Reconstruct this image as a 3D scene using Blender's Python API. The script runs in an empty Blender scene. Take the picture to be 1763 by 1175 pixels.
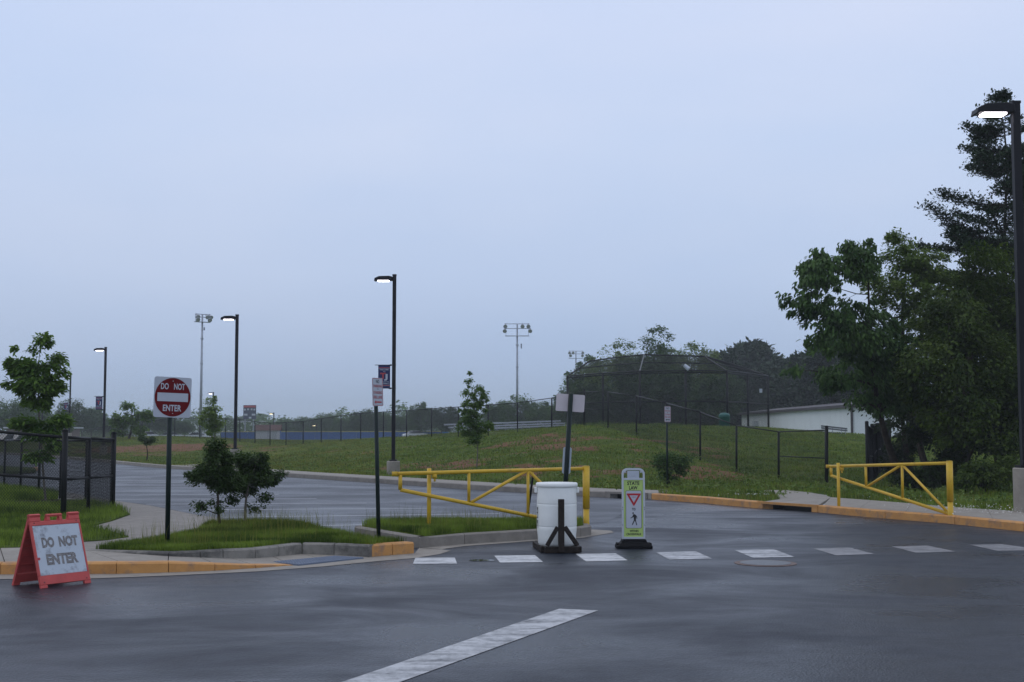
import bpy, math, random
import numpy as np
from mathutils import Vector, Matrix, geometry

sc = bpy.context.scene
COL = sc.collection
R = math.radians
random.seed(7)
rng = np.random.default_rng(11)

# ------------------------------------------------------------------ camera, sky, sun, exposure
CAM_H = 1.72
FPX = 2200.0
PITCH = math.atan((742 - 587.5) / FPX)
cam_d = bpy.data.cameras.new('camera')
cam_d.sensor_width = 36.0
cam_d.lens = 36.0 * FPX / 1763.0
cam_d.clip_start = 0.1
cam_d.clip_end = 4000
cam = bpy.data.objects.new('camera', cam_d)
COL.objects.link(cam)
cam.location = (0, 0, CAM_H)
cam.rotation_euler = (math.pi / 2 + PITCH, 0, 0)
sc.camera = cam

world = bpy.data.worlds.new("World")
sc.world = world
world.use_nodes = True
wn, wl = world.node_tree.nodes, world.node_tree.links
wn.clear()
w_out = wn.new('ShaderNodeOutputWorld')
w_tc = wn.new('ShaderNodeTexCoord')
w_sep = wn.new('ShaderNodeSeparateXYZ')
wl.new(w_tc.outputs['Generated'], w_sep.inputs[0])
w_ramp = wn.new('ShaderNodeValToRGB')
wl.new(w_sep.outputs['Z'], w_ramp.inputs[0])
stops = [(0.0, (.39, .50, .68)), (.05, (.455, .575, .79)), (.12, (.545, .675, .91)), (.22, (.62, .75, .99)), (.34, (.69, .80, 1.04)), (1.0, (.66, .71, .83))]
cr = w_ramp.color_ramp
cr.elements[0].position = stops[0][0]; cr.elements[0].color = (*stops[0][1], 1)
cr.elements[1].position = 1.0; cr.elements[1].color = (*stops[-1][1], 1)
for p_, c_ in stops[1:-1]:
    e = cr.elements.new(p_); e.color = (*c_, 1)
w_map = wn.new('ShaderNodeMapping'); w_map.inputs['Scale'].default_value = (1.3, 1.3, 4.0)
wl.new(w_tc.outputs['Generated'], w_map.inputs[0])
w_noi = wn.new('ShaderNodeTexNoise'); w_noi.inputs['Scale'].default_value = 1.6; w_noi.inputs['Detail'].default_value = 4
wl.new(w_map.outputs[0], w_noi.inputs[0])
w_cl = wn.new('ShaderNodeValToRGB')
w_cl.color_ramp.elements[0].position = .3; w_cl.color_ramp.elements[0].color = (.93, .95, .985, 1)
w_cl.color_ramp.elements[1].position = .72; w_cl.color_ramp.elements[1].color = (1.10, 1.035, 1.0, 1)
wl.new(w_noi.outputs['Fac'], w_cl.inputs[0])
w_mul = wn.new('ShaderNodeMix'); w_mul.data_type = 'RGBA'; w_mul.blend_type = 'MULTIPLY'; w_mul.inputs[0].default_value = 1
wl.new(w_ramp.outputs[0], w_mul.inputs[6]); wl.new(w_cl.outputs[0], w_mul.inputs[7])
w_bg = wn.new('ShaderNodeBackground'); w_bg.inputs[1].default_value = 0.97
wl.new(w_mul.outputs[2], w_bg.inputs[0])
w_sky = wn.new('ShaderNodeTexSky'); w_sky.sky_type = 'NISHITA'; w_sky.sun_disc = False
w_sky.sun_elevation = R(25); w_sky.sun_rotation = R(-120)
w_bg2 = wn.new('ShaderNodeBackground'); w_bg2.inputs[1].default_value = 0.05
wl.new(w_sky.outputs[0], w_bg2.inputs[0])
w_mix = wn.new('ShaderNodeMixShader'); w_mix.inputs[0].default_value = 0.06
wl.new(w_bg.outputs[0], w_mix.inputs[1]); wl.new(w_bg2.outputs[0], w_mix.inputs[2])
wl.new(w_mix.outputs[0], w_out.inputs[0])

sun_d = bpy.data.lights.new('sun', 'SUN'); sun_d.energy = 0.25; sun_d.angle = R(40); sun_d.color = (1, .96, .92)
sun = bpy.data.objects.new('sun', sun_d); COL.objects.link(sun)
sun.rotation_euler = (R(40), 0, R(-120))

vs = sc.view_settings
sc.display_settings.display_device = 'sRGB'
vs.view_transform = 'Standard'
try: vs.look = 'None'
except Exception: pass
vs.exposure = 0.0; vs.gamma = 1.0; vs.use_curve_mapping = False
cy = sc.cycles
cy.max_bounces = 6; cy.diffuse_bounces = 3; cy.glossy_bounces = 3; cy.transmission_bounces = 4
cy.volume_bounces = 1; cy.transparent_max_bounces = 8
cy.use_denoising = True

# ------------------------------------------------------------------ picking points of the place
CT, ST = math.cos(PITCH), math.sin(PITCH)
def ray(px, py):
    x = (px - 881.5) / FPX; y = (587.5 - py) / FPX
    return Vector((x, CT - y * ST, ST + y * CT))
def W(px, py, z=0.0):
    d = ray(px, py); k = (z - CAM_H) / d.z
    return Vector((d.x * k, d.y * k, z))
def D(px, py, dist):
    d = ray(px, py); k = dist / d.y
    return Vector((d.x * k, dist, CAM_H + d.z * k))

# ------------------------------------------------------------------ materials
MATS = {}
def mat(name, col, rough=.6, metal=0.0, spec=.5, noise=0.0, nscale=8.0, bump=0.0, bscale=60.0, emit=None, estr=0, col2=None, island=None, coords='Object'):
    if name in MATS: return MATS[name]
    m = bpy.data.materials.new(name); m.use_nodes = True
    n, l = m.node_tree.nodes, m.node_tree.links
    b = n['Principled BSDF']
    b.inputs['Base Color'].default_value = (*col, 1)
    b.inputs['Roughness'].default_value = rough
    b.inputs['Metallic'].default_value = metal
    b.inputs['Specular IOR Level'].default_value = spec
    tc = n.new('ShaderNodeTexCoord')
    if noise or col2:
        nt = n.new('ShaderNodeTexNoise'); nt.inputs['Scale'].default_value = nscale; nt.inputs['Detail'].default_value = 6; nt.inputs['Roughness'].default_value = .65
        l.new(tc.outputs[coords], nt.inputs[0])
        cr = n.new('ShaderNodeValToRGB')
        c2 = col2 if col2 else tuple(min(1, c * (1 + noise)) for c in col)
        c1 = col if col2 else tuple(c * (1 - noise) for c in col)
        cr.color_ramp.elements[0].position = .32; cr.color_ramp.elements[0].color = (*c1, 1)
        cr.color_ramp.elements[1].position = .68; cr.color_ramp.elements[1].color = (*c2, 1)
        l.new(nt.outputs['Fac'], cr.inputs[0]); l.new(cr.outputs[0], b.inputs['Base Color'])
    if bump:
        nb = n.new('ShaderNodeTexNoise'); nb.inputs['Scale'].default_value = bscale; nb.inputs['Detail'].default_value = 4
        l.new(tc.outputs[coords], nb.inputs[0])
        bp = n.new('ShaderNodeBump'); bp.inputs['Strength'].default_value = bump; bp.inputs['Distance'].default_value = .02
        l.new(nb.outputs['Fac'], bp.inputs['Height']); l.new(bp.outputs[0], b.inputs['Normal'])
    if emit:
        b.inputs['Emission Color'].default_value = (*emit, 1); b.inputs['Emission Strength'].default_value = estr
    MATS[name] = m
    return m

def leaf_mat(name, c1, c2, trans=.3, rough=.55, patch=1.6, pscale=.9, isl=.55):
    m = bpy.data.materials.new(name); m.use_nodes = True
    n, l = m.node_tree.nodes, m.node_tree.links
    b = n['Principled BSDF']; out = n['Material Output']
    g = n.new('ShaderNodeNewGeometry'); cr = n.new('ShaderNodeValToRGB')
    cr.color_ramp.elements[0].color = (*c1, 1); cr.color_ramp.elements[1].color = (*c2, 1)
    tc = n.new('ShaderNodeTexCoord'); nt = n.new('ShaderNodeTexNoise'); nt.inputs['Scale'].default_value = pscale; nt.inputs['Detail'].default_value = 3
    l.new(tc.outputs['Object'], nt.inputs[0])
    ma = n.new('ShaderNodeMath'); ma.operation = 'MULTIPLY_ADD'; ma.inputs[1].default_value = isl
    mb = n.new('ShaderNodeMath'); mb.operation = 'MULTIPLY_ADD'; mb.inputs[1].default_value = patch; mb.inputs[2].default_value = .5 - patch / 2 - isl / 2 + .02
    l.new(nt.outputs['Fac'], mb.inputs[0]); l.new(g.outputs['Random Per Island'], ma.inputs[0]); l.new(mb.outputs[0], ma.inputs[2])
    l.new(ma.outputs[0], cr.inputs[0]); l.new(cr.outputs[0], b.inputs['Base Color'])
    b.inputs['Roughness'].default_value = rough; b.inputs['Specular IOR Level'].default_value = .18
    t = n.new('ShaderNodeBsdfTranslucent'); mx = n.new('ShaderNodeMixShader'); mx.inputs[0].default_value = trans
    l.new(cr.outputs[0], t.inputs[0]); l.new(b.outputs[0], mx.inputs[1]); l.new(t.outputs[0], mx.inputs[2]); l.new(mx.outputs[0], out.inputs[0])
    MATS[name] = m
    return m

def asphalt_mat(name, c1, c2, stretch=(1, 1, 1), r0=.32, r1=.62, rot=0.0):
    m = bpy.data.materials.new(name); m.use_nodes = True
    n, l = m.node_tree.nodes, m.node_tree.links
    b = n['Principled BSDF']
    tc = n.new('ShaderNodeTexCoord'); mp = n.new('ShaderNodeMapping')
    mp.inputs['Scale'].default_value = stretch; mp.inputs['Rotation'].default_value = (0, 0, rot)
    l.new(tc.outputs['Object'], mp.inputs[0])
    big = n.new('ShaderNodeTexNoise'); big.inputs['Scale'].default_value = .35; big.inputs['Detail'].default_value = 7; big.inputs['Roughness'].default_value = .6; big.inputs['Distortion'].default_value = .6
    l.new(mp.outputs[0], big.inputs[0])
    fine = n.new('ShaderNodeTexNoise'); fine.inputs['Scale'].default_value = 38; fine.inputs['Detail'].default_value = 3; fine.inputs['Roughness'].default_value = .8
    l.new(tc.outputs['Object'], fine.inputs[0])
    agg = n.new('ShaderNodeTexVoronoi'); agg.inputs['Scale'].default_value = 45
    l.new(tc.outputs['Object'], agg.inputs[0])
    mid = n.new('ShaderNodeTexNoise'); mid.inputs['Scale'].default_value = 3.0; mid.inputs['Detail'].default_value = 6
    l.new(mp.outputs[0], mid.inputs[0])
    cr = n.new('ShaderNodeValToRGB')
    cr.color_ramp.elements[0].position = .3; cr.color_ramp.elements[0].color = (*c1, 1)
    cr.color_ramp.elements[1].position = .72; cr.color_ramp.elements[1].color = (*c2, 1)
    ad = n.new('ShaderNodeMath'); ad.operation = 'MULTIPLY_ADD'; ad.inputs[1].default_value = .5
    l.new(fine.outputs['Fac'], ad.inputs[0])
    a2 = n.new('ShaderNodeMath'); a2.operation = 'MULTIPLY'; a2.inputs[1].default_value = .5
    l.new(mid.outputs['Fac'], a2.inputs[0]); l.new(a2.outputs[0], ad.inputs[2])
    l.new(ad.outputs[0], cr.inputs[0]); l.new(cr.outputs[0], b.inputs['Base Color'])
    rr = n.new('ShaderNodeMapRange'); rr.inputs[1].default_value = .36; rr.inputs[2].default_value = .64
    rr.inputs[3].default_value = r0; rr.inputs[4].default_value = r1
    l.new(big.outputs['Fac'], rr.inputs[0]); l.new(rr.outputs[0], b.inputs['Roughness'])
    b.inputs['Specular IOR Level'].default_value = .34
    bp = n.new('ShaderNodeBump'); bp.inputs['Strength'].default_value = .5; bp.inputs['Distance'].default_value = .012
    ad2 = n.new('ShaderNodeMath'); ad2.operation = 'ADD'
    l.new(fine.outputs['Fac'], ad2.inputs[0]); l.new(agg.outputs['Distance'], ad2.inputs[1])
    l.new(ad2.outputs[0], bp.inputs['Height']); l.new(bp.outputs[0], b.inputs['Normal'])
    MATS[name] = m
    return m

def paint_mat(name, col, worn, cut, scale=9.0):
    """road paint worn through to the asphalt"""
    m = bpy.data.materials.new(name); m.use_nodes = True
    n, l = m.node_tree.nodes, m.node_tree.links
    b = n['Principled BSDF']; tc = n.new('ShaderNodeTexCoord')
    a = n.new('ShaderNodeTexNoise'); a.inputs['Scale'].default_value = scale; a.inputs['Detail'].default_value = 9; a.inputs['Roughness'].default_value = .75
    l.new(tc.outputs['Object'], a.inputs[0])
    mp = n.new('ShaderNodeMapping'); mp.inputs['Scale'].default_value = (1, 4, 1); mp.inputs['Rotation'].default_value = (0, 0, .5)
    l.new(tc.outputs['Object'], mp.inputs[0])
    s = n.new('ShaderNodeTexNoise'); s.inputs['Scale'].default_value = 1.5; s.inputs['Detail'].default_value = 6
    l.new(mp.outputs[0], s.inputs[0])
    ad = n.new('ShaderNodeMath'); ad.operation = 'ADD'; l.new(a.outputs['Fac'], ad.inputs[0]); l.new(s.outputs['Fac'], ad.inputs[1])
    cr = n.new('ShaderNodeValToRGB'); cr.color_ramp.elements[0].position = cut - .09; cr.color_ramp.elements[0].color = (*worn, 1)
    cr.color_ramp.elements[1].position = cut + .1; cr.color_ramp.elements[1].color = (*col, 1)
    hf = n.new('ShaderNodeMath'); hf.operation = 'MULTIPLY'; hf.inputs[1].default_value = .5; l.new(ad.outputs[0], hf.inputs[0])
    l.new(hf.outputs[0], cr.inputs[0]); l.new(cr.outputs[0], b.inputs['Base Color'])
    b.inputs['Roughness'].default_value = .5
    MATS[name] = m
    return m

def ground_mat():
    m = bpy.data.materials.new('meadow_ground'); m.use_nodes = True
    n, l = m.node_tree.nodes, m.node_tree.links
    b = n['Principled BSDF']; tc = n.new('ShaderNodeTexCoord')
    def noise(s, d=6, r=.65):
        t = n.new('ShaderNodeTexNoise'); t.inputs['Scale'].default_value = s; t.inputs['Detail'].default_value = d; t.inputs['Roughness'].default_value = r
        l.new(tc.outputs['Object'], t.inputs[0]); return t
    n1, n2, n3 = noise(.25), noise(2.2), noise(1.1, 8, .75)
    cr = n.new('ShaderNodeValToRGB')
    cr.color_ramp.elements[0].position = .35; cr.color_ramp.elements[0].color = (.035, .058, .008, 1)
    cr.color_ramp.elements[1].position = .65; cr.color_ramp.elements[1].color = (.15, .16, .035, 1)
    e = cr.color_ramp.elements.new(.5); e.color = (.075, .115, .016, 1)
    mx = n.new('ShaderNodeMix'); mx.inputs[0].default_value = .5
    l.new(n1.outputs['Fac'], mx.inputs[2]); l.new(n2.outputs['Fac'], mx.inputs[3]); l.new(mx.outputs[0], cr.inputs[0])
    at = n.new('ShaderNodeAttribute'); at.attribute_name = 'soil'
    ad = n.new('ShaderNodeMath'); ad.operation = 'MULTIPLY_ADD'; ad.inputs[1].default_value = 1.2
    l.new(at.outputs['Fac'], ad.inputs[0]); l.new(n3.outputs['Fac'], ad.inputs[2])
    r2 = n.new('ShaderNodeValToRGB'); r2.color_ramp.elements[0].position = .84; r2.color_ramp.elements[0].color = (0, 0, 0, 1)
    r2.color_ramp.elements[1].position = 1.0; r2.color_ramp.elements[1].color = (1, 1, 1, 1)
    ad.use_clamp = False
    l.new(ad.outputs[0], r2.inputs[0])
    soil = n.new('ShaderNodeValToRGB'); soil.color_ramp.elements[0].color = (.095, .050, .028, 1); soil.color_ramp.elements[1].color = (.27, .135, .078, 1)
    l.new(n2.outputs['Fac'], soil.inputs[0])
    m2 = n.new('ShaderNodeMix'); m2.data_type = 'RGBA'
    l.new(r2.outputs[0], m2.inputs[0]); l.new(cr.outputs[0], m2.inputs[6]); l.new(soil.outputs[0], m2.inputs[7])
    l.new(m2.outputs[2], b.inputs['Base Color']); b.inputs['Roughness'].default_value = .95; b.inputs['Specular IOR Level'].default_value = .1
    bp = n.new('ShaderNodeBump'); bp.inputs['Strength'].default_value = .8; bp.inputs['Distance'].default_value = .12
    l.new(n3.outputs['Fac'], bp.inputs['Height']); l.new(bp.outputs[0], b.inputs['Normal'])
    return m

def concrete_mat(name, c1, c2, stain=(.09, .085, .08), cut=.62, rough=.75, sscale=1.7):
    m = bpy.data.materials.new(name); m.use_nodes = True
    n, l = m.node_tree.nodes, m.node_tree.links
    b = n['Principled BSDF']; tc = n.new('ShaderNodeTexCoord')
    def noise(s, d=7, r=.7):
        t = n.new('ShaderNodeTexNoise'); t.inputs['Scale'].default_value = s; t.inputs['Detail'].default_value = d; t.inputs['Roughness'].default_value = r
        l.new(tc.outputs['Object'], t.inputs[0]); return t
    a, s, f = noise(3.5), noise(sscale), noise(90, 2)
    cr = n.new('ShaderNodeValToRGB'); cr.color_ramp.elements[0].position = .35; cr.color_ramp.elements[0].color = (*c1, 1)
    cr.color_ramp.elements[1].position = .65; cr.color_ramp.elements[1].color = (*c2, 1)
    l.new(a.outputs['Fac'], cr.inputs[0])
    r2 = n.new('ShaderNodeValToRGB'); r2.color_ramp.elements[0].position = cut - .08; r2.color_ramp.elements[0].color = (0, 0, 0, 1)
    r2.color_ramp.elements[1].position = cut + .1; r2.color_ramp.elements[1].color = (1, 1, 1, 1)
    l.new(s.outputs['Fac'], r2.inputs[0])
    mx = n.new('ShaderNodeMix'); mx.data_type = 'RGBA'; l.new(r2.outputs[0], mx.inputs[0]); l.new(cr.outputs[0], mx.inputs[6]); mx.inputs[7].default_value = (*stain, 1)
    l.new(mx.outputs[2], b.inputs['Base Color']); b.inputs['Roughness'].default_value = rough
    bp = n.new('ShaderNodeBump'); bp.inputs['Strength'].default_value = .35; bp.inputs['Distance'].default_value = .01
    l.new(f.outputs['Fac'], bp.inputs['Height']); l.new(bp.outputs[0], b.inputs['Normal'])
    MATS[name] = m
    return m

ASPH = asphalt_mat('wet_asphalt', (.005, .008, .014), (.032, .041, .058), (1, 1.5, 1), .24, .58)
ASPH2 = asphalt_mat('wet_lot_asphalt', (.014, .018, .026), (.038, .045, .058), (1, 1.2, 1), .30, .48, .3)
PATHM = asphalt_mat('path_asphalt', (.06, .055, .055), (.10, .095, .09), (1, 1, 1), .5, .7)
WHITE_LINE = paint_mat('worn_white_paint', (.52, .53, .54), (.08, .085, .09), .46)
WHITE_FRESH = paint_mat('white_paint', (.66, .67, .67), (.22, .23, .24), .45)
WHITE_FAINT = paint_mat('faded_white_paint', (.30, .30, .31), (.10, .10, .105), .47)
LOT_LINE = paint_mat('lot_line_paint', (.52, .53, .55), (.22, .22, .23), .40)
GROUND = ground_mat()
CONC = concrete_mat('concrete', (.20, .18, .155), (.275, .25, .215), (.15, .135, .12), .64)
CONC_PALE = concrete_mat('pale_concrete', (.25, .225, .19), (.33, .30, .255), (.18, .16, .14), .66)
CONC_STAIN = concrete_mat('stained_concrete', (.20, .19, .165), (.29, .27, .235), (.06, .058, .052), .50)
ORANGE = concrete_mat('orange_curb_paint', (.50, .235, .065), (.62, .31, .09), (.30, .18, .11), .58, .65, 5)
YELLOW = concrete_mat('yellow_gate_paint', (.60, .37, .020), (.76, .48, .03), (.26, .13, .03), .66, .42, 7)
BLACKV = mat('black_vinyl_coating', (.007, .008, .009), .5, 0, .25)
POLE_DK = mat('dark_bronze_paint', (.008, .008, .011), .5, 0, .22, noise=.2, nscale=3)
GREENP = mat('dark_green_paint', (.004, .014, .012), .45, 0, .25, noise=.2, nscale=6)
ALU = mat('aluminium', (.46, .48, .52), .42, .55, .5, noise=.12, nscale=5)
GALV = mat('galvanised_steel', (.34, .37, .42), .5, .3, .5, noise=.15, nscale=2)
SIGN_WHITE = mat('sign_white_sheeting', (.46, .50, .56), .35, 0, .5, noise=.05, nscale=3)
SIGN_RED = mat('sign_red_sheeting', (.135, .002, .004), .6, 0, .2)
RED_INK = mat('red_ink', (.42, .05, .06), .5)
BLACK_INK = mat('black_ink', (.015, .015, .018), .5)
GREY_INK = mat('faded_grey_ink', (.23, .22, .215), .7, 0, .3, noise=.5, nscale=60)
RUBBER = mat('black_rubber', (.005, .005, .006), .75, 0, .2, bump=.2, bscale=80)
LIME = mat('lime_sheeting', (.46, .62, .17), .4, 0, .5, noise=.06, nscale=6)
HDPE = mat('white_drum_plastic', (.86, .88, .84), .38, 0, .5, noise=.04, nscale=4)
SALMON = mat('faded_red_plastic', (.56, .085, .075), .55, 0, .4, noise=.12, nscale=7)
FACE_WHITE = concrete_mat('scuffed_white_face', (.50, .56, .62), (.55, .61, .67), (.20, .21, .24), .61, .6, 5)
WOODD = mat('dark_wet_timber', (.018, .012, .008), .7, 0, .3, noise=.5, nscale=18, bump=.4, bscale=50)
NAVY = mat('navy_cloth', (.012, .022, .10), .8)
PAD = mat('blue_grey_warning_plate', (.13, .165, .23), .6, 0, .5, noise=.1, nscale=8)
BARK = mat('bark', (.045, .035, .027), .9, 0, .2, noise=.4, nscale=14, bump=.6, bscale=30)
BARK_P = mat('pale_bark', (.13, .115, .095), .9, 0, .2, noise=.3, nscale=14)
MULCH = mat('dark_mulch', (.022, .015, .010), .95, 0, .1, noise=.6, nscale=25, bump=1.0, bscale=40)
DARK_VOID = mat('drain_interior', (.035, .033, .03), .9)
LENS = mat('lit_lamp_lens', (1, 1, 1), .3, emit=(1.0, .93, 1.0), estr=9)
LENS_WARM = mat('lit_warm_lamp_lens', (1, 1, 1), .3, emit=(1.0, .85, .5), estr=8)
WALLW = mat('white_metal_siding', (.78, .82, .82), .55, 0, .4, noise=.04, nscale=.8)
ROOFB = mat('brown_roof_trim', (.055, .045, .05), .6)
ROOFP = mat('pale_flat_roof', (.50, .52, .55), .6)
BRICKB = mat('brown_far_wall', (.12, .085, .07), .85, noise=.2, nscale=1)
BLUEW = mat('blue_windscreen', (.018, .085, .28), .7, noise=.08, nscale=2)
YCAP = mat('yellow_fence_cap', (.45, .40, .12), .6)
SHEDW = mat('shed_grey_siding', (.42, .42, .44), .7, noise=.08, nscale=3)
SHEDR = mat('shed_brown_shingles', (.10, .05, .04), .9, noise=.3, nscale=3)
GLASS_D = mat('dark_window_glass', (.02, .025, .03), .1, 0, .8)
CARW = mat('white_car_paint', (.72, .75, .78), .25, 0, .6)
CARK = mat('dark_car_paint', (.02, .022, .028), .25, 0, .6)
TIRE = mat('tyre_rubber', (.012, .012, .012), .8)
GREENT = mat('green_bin_plastic', (.012, .10, .085), .5)

L_SHRUB = leaf_mat('shrub_leaf', (.022, .050, .012), (.070, .12, .026))
L_MAPLE = leaf_mat('maple_leaf', (.05, .12, .018), (.17, .27, .045))
L_YOUNG = leaf_mat('young_leaf', (.08, .16, .025), (.25, .34, .07))
L_DRAB = leaf_mat('big_tree_leaf', (.024, .065, .014), (.11, .19, .05))
L_LIGHTT = leaf_mat('light_tree_leaf', (.05, .105, .016), (.19, .26, .055))
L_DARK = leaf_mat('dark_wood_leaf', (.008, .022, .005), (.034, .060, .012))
L_WOOD = leaf_mat('wood_edge_leaf', (.022, .052, .007), (.10, .145, .020))
L_PINE = leaf_mat('pine_needles', (.010, .028, .012), (.036, .066, .026), .15)
L_FAR = leaf_mat('far_leaf', (.035, .085, .022), (.11, .19, .05))
L_FARD = leaf_mat('far_dark_leaf', (.022, .055, .014), (.068, .12, .032))
GRASS_A = leaf_mat('lawn_grass', (.042, .078, .008), (.22, .31, .04), .25, .7, 3.0, 1.3, .45)
GRASS_B = leaf_mat('meadow_grass', (.055, .075, .010), (.27, .27, .055), .25, .8, 2.8, 1.1, .45)
FLOWER = mat('clover_white', (.7, .7, .66), .8)

# ------------------------------------------------------------------ mesh helpers
def mesh_np(name, V, F, m=None, parent=None, off=None, smooth=False, kind=None, label=None):
    V = np.asarray(V, dtype=np.float32).reshape(-1, 3)
    if off is not None: V = V - np.array(off, dtype=np.float32)
    me = bpy.data.meshes.new(name)
    F = np.asarray(F, dtype=np.int32)
    nf, k = F.shape
    me.vertices.add(len(V)); me.vertices.foreach_set('co', V.ravel())
    me.loops.add(nf * k); me.loops.foreach_set('vertex_index', F.ravel())
    me.polygons.add(nf); me.polygons.foreach_set('loop_start', np.arange(0, nf * k, k, dtype=np.int32))
    try: me.polygons.foreach_set('loop_total', np.full(nf, k, dtype=np.int32))
    except Exception: pass
    me.update(calc_edges=True)
    if smooth: me.polygons.foreach_set('use_smooth', np.ones(nf, dtype=bool))
    if m: me.materials.append(m)
    o = bpy.data.objects.new(name, me); COL.objects.link(o)
    if parent: o.parent = parent
    if kind: o['kind'] = kind
    if label: o['label'] = label
    return o

class MB:
    def __init__(s): s.v = []; s.f = []
    def add(s, vs_, fs_):
        b = len(s.v); s.v += [tuple(v) for v in vs_]; s.f += [tuple(b + i for i in f) for f in fs_]; return s
    def box(s, c, size, rot=None):
        hx, hy, hz = size[0] / 2, size[1] / 2, size[2] / 2
        vs_ = [Vector((x, y, z)) for x in (-hx, hx) for y in (-hy, hy) for z in (-hz, hz)]
        if rot is not None: vs_ = [rot @ v for v in vs_]
        vs_ = [v + Vector(c) for v in vs_]
        return s.add(vs_, [(0, 1, 3, 2), (4, 6, 7, 5), (0, 4, 5, 1), (2, 3, 7, 6), (0, 2, 6, 4), (1, 5, 7, 3)])
    def tube(s, p0, p1, r0, r1=None, n=12, caps=True):
        p0, p1 = Vector(p0), Vector(p1); r1 = r0 if r1 is None else r1
        d = (p1 - p0).normalized(); a = Vector((0, 0, 1)) if abs(d.z) < .9 else Vector((1, 0, 0))
        u = d.cross(a).normalized(); w = d.cross(u)
        vs_ = []
        for p, r in ((p0, r0), (p1, r1)):
            for i in range(n):
                t = 2 * math.pi * (i + .5) / n; vs_.append(p + u * math.cos(t) * r + w * math.sin(t) * r)
        fs_ = [(i, (i + 1) % n, n + (i + 1) % n, n + i) for i in range(n)]
        if caps: fs_ += [tuple(range(n))[::-1], tuple(range(n, 2 * n))]
        return s.add(vs_, fs_)
    def path(s, pts, r, n=8):
        for a, b in zip(pts[:-1], pts[1:]): s.tube(a, b, r, r, n)
        return s
    def lathe(s, prof, c=(0, 0, 0), n=32):
        c = Vector(c); vs_ = []
        for r, z in prof:
            for i in range(n):
                t = 2 * math.pi * i / n; vs_.append(c + Vector((r * math.cos(t), r * math.sin(t), z)))
        fs_ = [(k * n + i, k * n + (i + 1) % n, (k + 1) * n + (i + 1) % n, (k + 1) * n + i) for k in range(len(prof) - 1) for i in range(n)]
        fs_ += [tuple(range(n))[::-1], tuple(range((len(prof) - 1) * n, len(prof) * n))]
        return s.add(vs_, fs_)
    def prism(s, outline, y0, y1):
        """outline in (x, z), extruded from y0 to y1"""
        n = len(outline)
        vs_ = [(x, y0, z) for x, z in outline] + [(x, y1, z) for x, z in outline]
        fs_ = [tuple(range(n)), tuple(range(n, 2 * n))[::-1]] + [(i, n + i, n + (i + 1) % n, (i + 1) % n) for i in range(n)]
        return s.add(vs_, fs_)
    def ring(s, outer, inner, y0, y1):
        n = len(outer)
        vs_ = [(x, y0, z) for x, z in outer] + [(x, y0, z) for x, z in inner] + [(x, y1, z) for x, z in outer] + [(x, y1, z) for x, z in inner]
        fs_ = []
        for i in range(n):
            j = (i + 1) % n
            fs_ += [(i, j, n + j, n + i), (2 * n + i, 3 * n + i, 3 * n + j, 2 * n + j), (i, 2 * n + i, 2 * n + j, j), (n + i, n + j, 3 * n + j, 3 * n + i)]
        return s.add(vs_, fs_)
    def build(s, name, m, parent=None, off=None, smooth=False, kind=None, label=None, bevel=0.0, tilt=None):
        me = bpy.data.meshes.new(name)
        vv = [Vector(v) for v in s.v]
        if tilt is not None: vv = [tilt @ v for v in vv]
        if off is not None:
            off = Vector(off); vv = [v - off for v in vv]
        me.from_pydata([tuple(v) for v in vv], [], s.f); me.update()
        if smooth:
            for p in me.polygons: p.use_smooth = len(p.vertices) == 4
        me.materials.append(m)
        o = bpy.data.objects.new(name, me); COL.objects.link(o)
        if parent: o.parent = parent
        if kind: o['kind'] = kind
        if label: o['label'] = label
        if bevel:
            md = o.modifiers.new('bevel', 'BEVEL'); md.width = bevel; md.segments = 2; md.limit_method = 'ANGLE'
        return o

def thing(name, label, cat, loc=(0, 0, 0), rotz=0.0, group=None, kind=None):
    o = bpy.data.objects.new(name, None); COL.objects.link(o)
    o.location = loc; o.rotation_euler = (0, 0, rotz); o.empty_display_size = .2
    if label: o['label'] = label
    if cat: o['category'] = cat
    if group: o['group'] = group
    if kind: o['kind'] = kind
    return o
def tag(o, label, cat, group=None):
    o['label'] = label; o['category'] = cat
    if group: o['group'] = group
    return o
def kids(o): return [c for c in bpy.data.objects if c.parent == o]
def copy_tree(o, parent=None, ch_map=None):
    if ch_map is None:
        ch_map = {}
        for c in bpy.data.objects:
            if c.parent: ch_map.setdefault(c.parent.name, []).append(c)
    c = o.copy(); COL.objects.link(c); c.parent = parent
    for ch in ch_map.get(o.name, []): copy_tree(ch, c, ch_map)
    return c

def rrect(w, h, r, cx=0, cz=0, n=5):
    pts = []
    for sx, sz, a0 in ((1, 1, 0), (-1, 1, 90), (-1, -1, 180), (1, -1, 270)):
        for i in range(n + 1):
            a = R(a0 + 90 * i / n)
            pts.append((cx + sx * (w / 2 - r) + r * math.cos(a), cz + sz * (h / 2 - r) + r * math.sin(a)))
    return pts

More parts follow.
